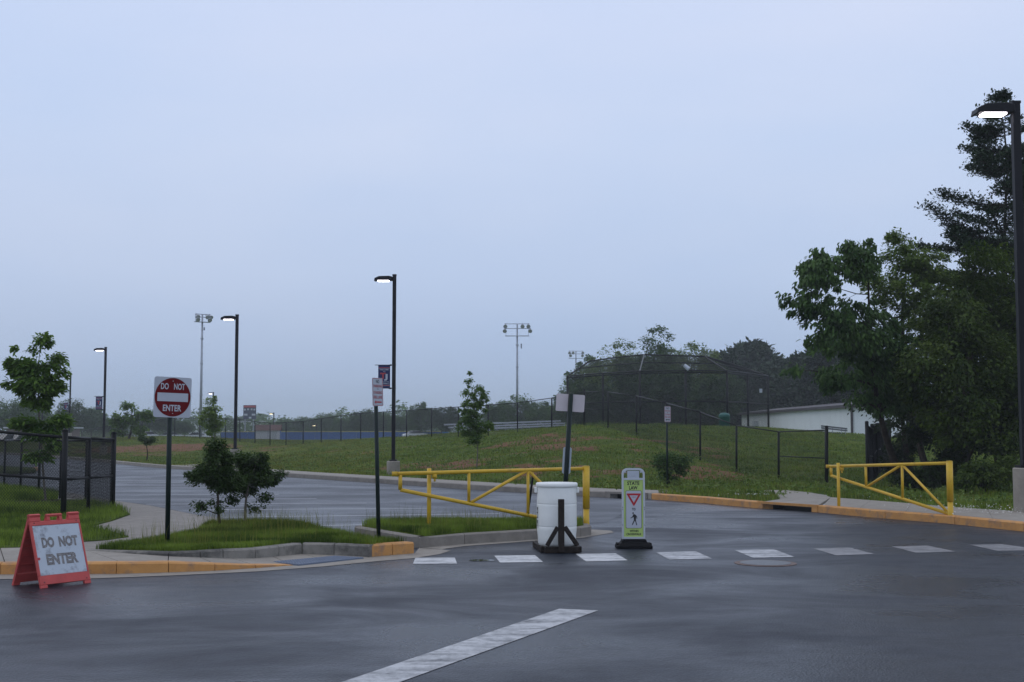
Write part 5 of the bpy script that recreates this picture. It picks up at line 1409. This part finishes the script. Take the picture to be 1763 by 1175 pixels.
# young maple inside the left fence
tree('young_maple', 'young maple with an open bright crown inside the left fence', 'tree', W(80, 865, .15), [(72, 590, 28, 14, 18), (62, 605, 28, 12, 14), (28, 602, 28, 12, 14), (20, 625, 28, 14, 12), (50, 632, 28, 34, 18), (92, 622, 28, 14, 18), (104, 640, 28, 14, 12), (66, 662, 28, 38, 22), (22, 662, 28, 18, 8), (38, 672, 28, 14, 8), (66, 694, 28, 24, 18), (98, 668, 28, 14, 14), (45, 727, 28, 28, 12), (98, 725, 28, 24, 14), (122, 708, 28, 14, 6), (75, 748, 28, 30, 14), (70, 786, 28, 24, 10), (90, 768, 28, 16, 10)], 210, 8800, .115, L_MAPLE, 23, .028, None, '6', .17, .35, bark=BARK_P, surf=.5, shrink=.5)
c = W(78, 866, .155); o = sheet('mulch_bed', [(c.x + 1.0 * math.cos(a) * (1 + .08 * math.sin(5 * a)), c.y + 1.05 * math.sin(a), 0) for a in [i * .2618 for i in range(24)]], .175, MULCH)
# slim young trees on the bank
tree('young_street_tree', 'slim bright green young tree on the bank before the crest fence', 'tree', G(820, 44.5), [(806, 655, 44.5, 7, 14), (806, 690, 44.5, 11, 22), (826, 682, 44.5, 12, 18), (815, 715, 44.5, 20, 22), (800, 740, 44.5, 12, 10), (832, 735, 44.5, 16, 10), (818, 752, 44.5, 16, 16), (794, 728, 44.5, 8, 5), (846, 732, 44.5, 8, 5)], 130, 9000, .085, L_MAPLE, 24, .03, None, '4', .15, .3, bark=BARK_P, shrink=.2)
tree('young_street_tree', 'slim pale green young tree in front of the left floodlight tower', 'tree', G(363, 64), [(362, 690, 64, 7, 12), (366, 712, 64, 14, 16), (362, 735, 64, 16, 14), (355, 722, 64, 10, 12), (374, 730, 64, 9, 14), (360, 755, 64, 9, 12), (360, 782, 64, 9, 14)], 90, 4600, .12, L_YOUNG, 25, .04, None, '4', .2, .3, bark=BARK_P, shrink=.2)
tree('young_street_tree', 'tiny dark young tree on the brown patch of bank left of the red sign', 'tree', G(253, 66), [(253, 757, 66, 13, 9), (262, 756, 66, 10, 7), (246, 753, 66, 8, 6), (253, 765, 66, 6, 6)], 34, 1300, .12, L_SHRUB, 26, .05, None, '4', .18, .3)
tree('dark_bush', 'dark round bush on the foot of the bank behind the small NO PARKING sign', 'bush', G(1153, 37.5), [(1152, 797, 37.5, 30, 22), (1138, 790, 37.5, 16, 16), (1172, 800, 37.5, 20, 22), (1152, 822, 37.5, 22, 12), (1185, 790, 37.5, 14, 14)], 90, 2700, .09, L_DRAB, 27, .03, None, '4', .25, .3, stems=3)
# broad tree between lot and far fence
tree('shrub_tree', 'bushy pale green tree beyond the car park, left of the red sign', 'tree', G(222, 108), [(215, 722, 108, 24, 18), (222, 700, 108, 16, 8), (240, 712, 108, 18, 8), (205, 745, 108, 16, 12), (235, 740, 108, 18, 12), (250, 718, 108, 16, 5)], 70, 3000, .32, L_YOUNG if False else L_MAPLE, 28, .12, None, '4', .5)

# the wood on the right
tree('big_leafed_tree', 'spreading large-leafed tree leaning out over the path at the edge of the wood', 'tree', G(1560, 36.5), [(1410, 470, 34, 48, 40), (1385, 520, 34, 40, 30), (1350, 512, 34, 18, 14), (1430, 545, 34, 50, 40), (1480, 450, 34.5, 42, 40), (1420, 590, 34, 36, 30), (1480, 570, 35, 60, 60), (1440, 650, 34.5, 45, 30), (1372, 636, 34, 30, 8), (1408, 436, 34, 14, 22), (1462, 425, 34, 20, 14), (1520, 620, 35.5, 60, 60), (1530, 690, 36, 50, 30), (1470, 690, 35, 30, 16)], 470, 18800, .145, L_DRAB, 31, .13, None, '6', .26, .9, surf=.55, fork=.6)
tree('light_green_tree', 'paler small-leafed tree rising behind the large-leafed tree', 'tree', G(1600, 40), [(1560, 440, 38.5, 46, 40), (1545, 408, 38.5, 22, 18), (1590, 460, 38.5, 40, 34), (1550, 500, 38.5, 60, 44), (1620, 490, 39, 44, 36), (1500, 480, 38, 30, 30), (1600, 560, 39, 70, 50), (1625, 440, 39, 20, 8)], 360, 16900, .12, L_LIGHTT, 32, .12, None, '4', .27, .45, surf=.6)
tree('dense_wood_tree', 'dense dark tree filling the wood right of the big-leafed tree', 'tree', G(1655, 36), [(1640, 560, 35, 70, 70), (1690, 480, 37, 50, 70), (1600, 640, 34, 70, 70), (1700, 640, 35, 80, 80), (1650, 720, 34, 80, 60), (1720, 440, 38, 40, 40)], 300, 27000, .13, L_WOOD, 33, .16, None, '4', .5, .45, surf=.7)
tree('dense_wood_tree', 'dark tree at the right edge of the wood behind the nearest lamp post', 'tree', G(1770, 37), [(1760, 560, 37, 70, 90), (1780, 680, 35, 80, 90), (1740, 760, 34, 60, 50), (1820, 500, 38, 60, 80)], 260, 20000, .14, L_WOOD, 34, .16, None, '4', .5, .45, surf=.7)
tree('dense_wood_tree', 'shaded tree deeper in the wood above the black gap fence', 'tree', G(1560, 44), [(1540, 640, 43, 60, 50), (1500, 690, 43, 44, 24), (1580, 700, 43, 50, 40), (1530, 730, 42, 30, 20)], 150, 9000, .16, L_DARK, 35, .13, None, '4', .5, .4)
tree('dense_wood_tree', 'leaning shaded tree in the wood behind the right yellow gate', 'tree', G(1612, 37), [(1600, 740, 36.5, 50, 40), (1640, 790, 36, 44, 34), (1570, 690, 38, 40, 30), (1690, 740, 37, 60, 50)], 140, 9000, .13, L_DARK, 36, .10, None, '4', .45, .4)
tree('dense_wood_tree', 'deep dark tree closing the back of the wood', 'tree', G(1720, 46), [(1700, 600, 47, 130, 110), (1640, 700, 46, 90, 70), (1780, 700, 46, 100, 80), (1700, 760, 46, 120, 40)], 260, 16000, .22, L_DARK, 37, .2, None, '4', .8, .4)
tree('undergrowth_bush', 'leafy bush at the foot of the wood right of the gate hinge post', 'bush', G(1690, 31.5), [(1690, 815, 31.5, 40, 28), (1665, 830, 31, 26, 24), (1720, 825, 31, 30, 26)], 110, 7000, .10, L_WOOD, 38, .03, 'bushes at the foot of the wood', '6', .28, .4, stems=4)
tree('undergrowth_bush', 'leafy bush at the foot of the wood beside the concrete lamp base', 'bush', G(1752, 31), [(1745, 812, 31.5, 34, 34), (1775, 820, 31, 30, 36), (1740, 845, 30.5, 24, 14)], 100, 6000, .10, L_WOOD, 39, .03, 'bushes at the foot of the wood', '6', .28, .4, stems=4)
tree('undergrowth_bush', 'dark bush at the foot of the wood seen through the right yellow gate', 'bush', G(1600, 34), [(1590, 825, 34, 44, 24), (1630, 815, 34, 40, 30), (1560, 830, 34.5, 24, 16)], 100, 6000, .11, L_DARK, 40, .03, 'bushes at the foot of the wood', '4', .28, .4, stems=4)
tree('undergrowth_bush', 'bush behind the black fence at the right of the path gap', 'bush', G(1545, 44), [(1545, 790, 44, 34, 40), (1570, 750, 44, 30, 30)], 70, 4200, .14, L_DARK, 41, .04, 'bushes at the foot of the wood', '4', .35, .4, stems=4)

def conifer(name, label, base, top, rad, n_br, seed, m=L_PINE, needle=.16, per=60, low=.12, r0=.16, tuft=.3, group=None, upsweep=.25, whorl=0):
    rg = np.random.default_rng(seed)
    t = thing(name, label, 'tree', base, 0, group); o = np.array(base[:]); H = top - o[2]
    P0, P1, RR0, RR1 = [], [], [], []
    tp = [o + np.array([rg.normal(0, .01) * H * (i / 10), rg.normal(0, .01) * H * (i / 10), H * i / 10 - (.3 if i == 0 else 0)]) for i in range(11)]
    for i in range(10):
        P0.append(tp[i]); P1.append(tp[i + 1]); RR0.append(r0 * (1 - .09 * i)); RR1.append(r0 * (1 - .09 * (i + 1)))
    LC = []
    for b in range(n_br):
        f = low + (1 - low) * ((b + rg.uniform(0, 1)) / n_br) ** .85
        if whorl: f = low + (1 - low) * (b % whorl + rg.normal(0, .10) + .5) / whorl; f = min(f, .985)
        prof = (1 - f) ** (.72 if whorl else .55) * (1.0 if f > .25 else .6 + 1.6 * f)
        L = rad * prof * rg.uniform(.6, 1.12) + .15
        az = rg.uniform(0, 2 * math.pi); el = rg.uniform(-.05, .3) + upsweep * f
        s = o + np.array([0, 0, H * f]); dv = np.array([math.cos(az) * math.cos(el), math.sin(az) * math.cos(el), math.sin(el)])
        pts = [s + dv * L * k + np.array([0, 0, (k * k - k) * L * .22]) for k in np.linspace(0, 1, 6)]
        for i in range(5):
            P0.append(pts[i]); P1.append(pts[i + 1]); q = r0 * .28 * (L / rad + .15); RR0.append(q * (1 - .17 * i)); RR1.append(q * (1 - .17 * (i + 1)))
        side = np.array([-dv[1], dv[0], 0])
        nt = max(3, int(L / (.13 if whorl else .22)))
        for k in range(nt):
            u = .25 + .75 * (k + .5) / nt; q = pts[min(5, int(u * 5))] * (1 - (u * 5 % 1)) + pts[min(5, int(u * 5) + 1)] * (u * 5 % 1)
            for sgn in (-1, 1, 0):
                ln = rg.uniform(.1, .55) * L * (1.15 - u) * .8 if sgn else 0
                c_ = q + side * sgn * ln + dv * ln * .5 + np.array([0, 0, rg.uniform(0, .1)])
                if sgn and ln > .15:
                    P0.append(q); P1.append(c_); RR0.append(.012); RR1.append(.006)
                g = rg.normal(0, 1, (per // nt * 3 // 3 if False else max(6, per // (26 if whorl else 10)), 3)) * np.array([tuft, tuft, tuft * .55]) * .5
                LC.append(c_ + g)
    LC = np.concatenate(LC)
    P0, P1, RR0, RR1 = map(np.array, (P0, P1, RR0, RR1))
    d = P1 - P0; d /= np.maximum(np.linalg.norm(d, axis=1, keepdims=True), 1e-6)
    a = np.where(np.abs(d[:, 2:3]) < .9, np.array([[0, 0, 1.]]), np.array([[1., 0, 0]])); u = np.cross(d, a); u /= np.linalg.norm(u, axis=1, keepdims=True); w = np.cross(d, u)
    n = 5; V = []
    for P, Rr in ((P0, RR0), (P1, RR1)):
        for i in range(n):
            th = 2 * math.pi * i / n; V.append(P + (u * math.cos(th) + w * math.sin(th)) * Rr[:, None])
    V = np.stack(V, 1); bi = (np.arange(len(P0)) * 2 * n)[:, None]
    F = np.concatenate([bi + np.array([[i, (i + 1) % n, n + (i + 1) % n, n + i]]) for i in range(n)])
    mesh_np('trunk', V.reshape(-1, 3), F, BARK, t, off=o, smooth=True)
    V, F = leaves_np(LC, needle, rg, -.35, 'n' if needle < .25 and not whorl else '4')
    mesh_np('crown', V, F, m, t, off=o)
    return t
bp_ = G(1738, 42); conifer('tall_pine', 'tall dark pine with layered drooping boughs behind the nearest lamp post', bp_, D(1724, 160, 42).z, 5.2, 108, 51, per=420, tuft=.22, needle=.12, whorl=15, low=.3, r0=.13, upsweep=.15)
bp_ = G(1840, 45); conifer('tall_pine', 'second tall dark pine half out of view at the right edge', bp_, D(1840, 200, 45).z, 4.0, 110, 52, per=300, tuft=.34, needle=.18, low=.3, r0=.15)
bp_ = G(1440, 135); conifer('background_pine', 'dark pine above the white building beneath the spreading tree', bp_, D(1440, 583, 135).z, 5.4, 110, 53, per=160, tuft=.9, needle=.5, low=.05, r0=.25, group='pines behind the ball field')
for px, yt, d, rad, sd, lb in [(1292, 602, 178, 6.8, 54, 'flat-topped dark pine behind the right end of the backstop'), (1240, 618, 155, 4.5, 55, 'dark pine between the backstop hood and the light trees'), (1345, 632, 160, 5.6, 56, 'lower dark pine left of the spreading tree'), (1388, 622, 147, 5.4, 57, 'dark pine just left of the pine above the white building'), (1490, 620, 124, 5, 58, 'dark pine behind the path and the spreading tree')]:
    conifer('background_pine', lb, G(px, d), D(px, yt, d).z, rad, 120, sd, per=170, tuft=.2 * rad, needle=.11 * rad, low=.05, r0=.22, group='pines behind the ball field')

def far_tree(px, yt, hw, d, label, seed, lm=L_FAR, yb=738, leaf=None, grp='trees in the misty distance', dens=1.0):
    rg = random.Random(seed); b = G(px, d); h = max(6, (yb - yt))
    bl_ = [(px, yt + h * .36, d, hw * .75, h * .36), (px - hw * .45, yt + h * .55, d, hw * .55, h * .32), (px + hw * .45, yt + h * .52, d, hw * .55, h * .34), (px + rg.uniform(-.3, .3) * hw, yt + h * .2, d, hw * .42, h * .2), (px, yt + h * .75, d, hw * .85, h * .26), (px + rg.uniform(-.6, .6) * hw, yt + h * .33, d, hw * .35, h * .2)]
    k = d / 2200
    return tree('broadleaf_tree', label, 'tree', b, bl_, int(60 * dens) + 20, int(6500 * dens) + 600, (leaf or max(.30, 3.3 * k)), lm, seed, h * k * .018 + .03, grp, '4', hw * k * .33, .3, surf=.5, shrink=.4)
FT = [(1088, 600, 46, 150, 'pale green tree filling the gap left of the tallest backstop tree', L_LIGHTT), (1160, 603, 46, 152, 'pale green tree filling the gap right of the tallest backstop tree', L_LIGHTT), (1238, 618, 44, 150, 'mid green tree behind the hood of the backstop at its right', L_FAR), (1020, 618, 36, 148, 'mid green tree above the left hood corner of the backstop', L_FAR), (1052, 588, 58, 140, 'broad light green tree behind the left half of the backstop', L_LIGHTT), (1128, 573, 52, 136, 'tallest rounded tree behind the middle of the backstop', L_DRAB), (1192, 585, 56, 148, 'broad green tree behind the right half of the backstop', L_LIGHTT), (1000, 640, 44, 150, 'low tree at the left end of the backstop', L_FAR),
      (1330, 606, 30, 185, 'thin pale tree above the right end of the backstop', L_LIGHTT), (1090, 620, 44, 128, 'dark low tree behind the backstop left of the tallest tree', L_FARD), (1160, 630, 44, 126, 'dark low tree behind the backstop right of the tallest tree', L_FARD), (1225, 650, 44, 122, 'dark tree behind the right backstop panel', L_FARD), (1318, 668, 40, 172, 'dark tree behind the left end of the white building', L_FARD), (1020, 660, 44, 124, 'dark shrubby tree at the left foot of the backstop', L_FARD),
      (895, 682, 40, 180, 'bushy tree below the middle floodlight tower', L_FAR), (856, 690, 26, 186, 'tree left of the bushy tree below the middle floodlight tower', L_FAR), (935, 692, 34, 176, 'tree behind the right end of the bleachers', L_FAR), (965, 690, 30, 170, 'tree just left of the backstop', L_FAR),
      (722, 693, 22, 235, 'feathery pale tree right of the banner lamp post', L_FAR), (762, 699, 34, 228, 'rounded tree left of the slim green tree', L_FARD), (690, 716, 26, 250, 'low misty tree just right of the banner lamp post', L_FAR),
      (632, 706, 36, 255, 'big misty tree left of the banner lamp post', L_FARD), (660, 712, 26, 262, 'misty tree behind the banner lamp post', L_FAR), (598, 721, 28, 275, 'low misty tree above the second warm street lamp', L_FAR), (558, 713, 30, 300, 'rounded pale misty tree right of the scoreboard', L_FAR), (520, 719, 26, 310, 'misty tree between the scoreboard and the rounded pale tree', L_FAR), (488, 722, 20, 315, 'small misty tree by the far slim lamp post', L_FAR), (440, 713, 22, 420, 'pale tree right behind the scoreboard', L_FAR), (412, 718, 16, 425, 'pale low tree left of the scoreboard', L_FAR),
      (15, 683, 44, 180, 'big misty tree at the left edge', L_FAR), (-45, 680, 44, 180, 'misty tree beyond the left edge', L_FAR), (62, 695, 34, 190, 'misty tree behind the young maple', L_FAR), (132, 688, 40, 205, 'big misty tree right of the young maple', L_FARD), (160, 700, 26, 215, 'misty tree behind the small banner lamp post', L_FAR), (192, 722, 24, 230, 'low misty tree beside the pale shrub tree', L_FAR), (272, 703, 34, 225, 'misty tree behind the red sign panel', L_FAR), (312, 726, 18, 240, 'low misty tree right of the red sign', L_FAR), (100, 716, 26, 170, 'low misty tree below the distant lamp post', L_FAR)]
for i, (px, yt, hw, d, lb, lm) in enumerate(FT):
    far_tree(px, yt, hw, d, lb, 100 + i, lm, yb=745 if d > 160 else 738, dens=2.2 if d < 155 else 1.3)
# far woodland as one mass
rg = np.random.default_rng(77)
N = 60000
px = rg.uniform(-260, 2100, N); d = rg.uniform(300, 430, N)
hm = 1.72 + 4.0 + 1.5 * np.sin(px * .021) + 1.2 * np.sin(px * .055 + 1) + .7 * np.sin(px * .13) - 1.6 * np.exp(-((px - 400) / 90) ** 2)
zz = rg.uniform(0, 1, N) ** .7 * hm
C = np.stack([(px - 881.5) / FPX * d, d, zz], 1) + rg.normal(0, .5, (N, 3))
V, F = leaves_np(C, .95, rg, .2, '4'); mesh_np('far_woodland', V, F, L_FAR, kind='stuff')

# ------------------------------------------------------------------ grass
def tri_sample(Vt, Ft, n, rg, wfun=None):
    A, B, Cc = Vt[Ft[:, 0]], Vt[Ft[:, 1]], Vt[Ft[:, 2]]
    ar = np.abs((B[:, 0] - A[:, 0]) * (Cc[:, 1] - A[:, 1]) - (B[:, 1] - A[:, 1]) * (Cc[:, 0] - A[:, 0])) / 2
    if wfun is not None: ar = ar * wfun((A + B + Cc) / 3)
    idx = rg.choice(len(Ft), n, p=ar / ar.sum()); r1 = np.sqrt(rg.uniform(0, 1, (n, 1))); r2 = rg.uniform(0, 1, (n, 1))
    return A[idx] * (1 - r1) + B[idx] * r1 * (1 - r2) + Cc[idx] * r1 * r2
def blades(P, h, w, rg, name, m, lean=.35):
    n = len(P); az = rg.uniform(0, 2 * np.pi, n); hh = h * rg.uniform(.5, 1.25, n) if np.ndim(h) == 0 else h * rg.uniform(.6, 1.2, n)
    la = rg.uniform(0, 2 * np.pi, n); lv = np.stack([np.cos(la), np.sin(la), np.zeros(n)], 1) * (hh * lean * rg.uniform(.2, 1.4, n))[:, None]
    sd = np.stack([np.cos(az), np.sin(az), np.zeros(n)], 1) * (np.asarray(w) / 2 * np.ones(n))[:, None]
    up_ = np.stack([np.zeros(n), np.zeros(n), hh], 1); dn = np.array([0, 0, -.03])
    V = np.stack([P - sd + dn, P + sd + dn, P + up_ * .6 + lv * .35 + sd * .6, P + up_ + lv, P + up_ * .6 + lv * .35 - sd * .6], 1)
    b = (np.arange(n) * 5)[:, None]
    F = np.concatenate([b + np.array([[0, 1, 2]]), b + np.array([[0, 2, 4]]), b + np.array([[4, 2, 3]])])
    return mesh_np(name, V.reshape(-1, 3), F, m, kind='stuff')
def top_tris(o):
    me = o.data; V = np.array([v.co[:] for v in me.vertices]); F = np.array([tuple(p.vertices) for p in me.polygons if len(p.vertices) == 3])
    return V, F
def fbm(P, s): return .5 + .25 * np.sin(P[:, 0] * s + 1.3 * np.sin(P[:, 1] * s * .8)) + .25 * np.sin(P[:, 1] * s * 1.7 + 2 * np.sin(P[:, 0] * s * .6))
rg = np.random.default_rng(5)
V, F = top_tris(islA); P = tri_sample(V, F, 52000, rg)
uu = P[:, 0] / P[:, 1] * FPX + 881.5
tall = np.exp(-((uu - 470) / 90) ** 2) * np.clip((P[:, 1] - 18.3) / 1.5, 0, 1)
blades(P, .055 + .045 * fbm(P, 2.0) + .06 * tall, .007, rg, 'island_grass', GRASS_A)
m_ = (rg.uniform(0, 1, len(P)) < .012 + .035 * tall); blades(P[m_], .26 + .12 * rg.uniform(0, 1, m_.sum()), .005, rg, 'tall_grass_stalks', GRASS_B, .25)
V, F = top_tris(islB); P = tri_sample(V, F, 24000, rg); blades(P, .08 + .05 * fbm(P, 2.0), .007, rg, 'gate_island_grass', GRASS_A)
m_ = rg.uniform(0, 1, len(P)) < .02; blades(P[m_], .22 + .14 * rg.uniform(0, 1, m_.sum()), .005, rg, 'tall_grass_stalks', GRASS_B, .25)
V, F = top_tris(lawnL); P = tri_sample(V, F, 160000, rg); uu = P[:, 0] / P[:, 1] * FPX + 881.5
cm = W(78, 866, .155); ok = (uu > -60) & (((P[:, 0] - cm.x) / 1.0) ** 2 + ((P[:, 1] - cm.y) / 1.05) ** 2 > .8); P = P[ok]
blades(P, .07 + .05 * fbm(P, 1.5) + .06 * (P[:, 1] > 24), .009, rg, 'left_lawn_grass', GRASS_A)
# bank and right lawn
V3 = np.column_stack([V2, Z2])
cen = V2[F2].mean(1); uc = cen[:, 0] / np.maximum(cen[:, 1], 1) * FPX + 881.5
sel = (cen[:, 1] > 15) & (cen[:, 1] < 125) & (uc > -40) & (uc < 1830)
Fs = F2[sel]
P = tri_sample(V3, Fs, 330000, rg, lambda c: 1 / np.maximum(c[:, 1], 26) ** 1.35)
sv = soil(P[:, :2]); keep = rg.uniform(0, 1, len(P)) > np.clip(sv * 1.7 * (.45 + fbm(P, 3.1)), 0, .96)
P = P[keep]
dd_ = P[:, 1]; hgt = (.05 + .08 * fbm(P, .9) + .05 * fbm(P, 4.1)) * np.clip(1.15 - dd_ / 160, .5, 1)
left = (P[:, 0] / P[:, 1] * FPX + 881.5) < 640
mixm = rg.uniform(0, 1, len(P)) < np.where(left, .7, .28) * (.5 + fbm(P, .5))
blades(P[mixm], hgt[mixm] * 1.15, .008 + .00028 * dd_[mixm], rg, 'meadow_grass', GRASS_B)
blades(P[~mixm], hgt[~mixm], .008 + .00028 * dd_[~mixm], rg, 'bank_grass', GRASS_A)
# weed tufts on the bank
P = tri_sample(V3, Fs, 1300, rg, lambda c: (c[:, 1] < 75) / np.maximum(c[:, 1], 26) ** 1.2)
C = (P[:, None, :] + rg.normal(0, 1, (len(P), 22, 3)) * np.array([.26, .26, .05]) * rg.uniform(.3, 1.5, (len(P), 1, 1)) + np.array([0, 0, .09])).reshape(-1, 3)
V, F = leaves_np(C, .10, rg, -.4, '4'); mesh_np('weed_tufts', V, F, L_LIGHTT, kind='stuff')
# clover flowers
C = []
for (px, d, s, n) in [(1690, 24.6, 1.4, 150), (1640, 25.5, 1.0, 60), (1745, 24, .8, 60), (1285, 30.0, .6, 50), (1560, 28, 1.2, 30)]:
    c = G(px, d); q = np.array([c.x, c.y]) + rg.normal(0, 1, (n, 2)) * np.array([s * .6, s * .35]); zq = terr(q); C.append(np.column_stack([q, zq + .12]))
C = np.concatenate(C); V, F = leaves_np(C, .035, rg, 0, '4'); mesh_np('clover_flowers', V, F, FLOWER, kind='stuff')
# bits of rock and litter on the bank
# ------------------------------------------------------------------ misty air
hz = MB().box((-20, 425, 9.25), (890, 1010, 23.5)).build('haze', bpy.data.materials.new('mist'), kind='stuff')
m = hz.data.materials[0]; m.use_nodes = True; m.node_tree.nodes.clear()
ou = m.node_tree.nodes.new('ShaderNodeOutputMaterial'); pv = m.node_tree.nodes.new('ShaderNodeVolumePrincipled')
pv.inputs['Density'].default_value = .00065; pv.inputs['Color'].default_value = (.86, .90, .96, 1); pv.inputs['Anisotropy'].default_value = .0
m.node_tree.links.new(pv.outputs[0], ou.inputs['Volume'])
hz.visible_shadow = True
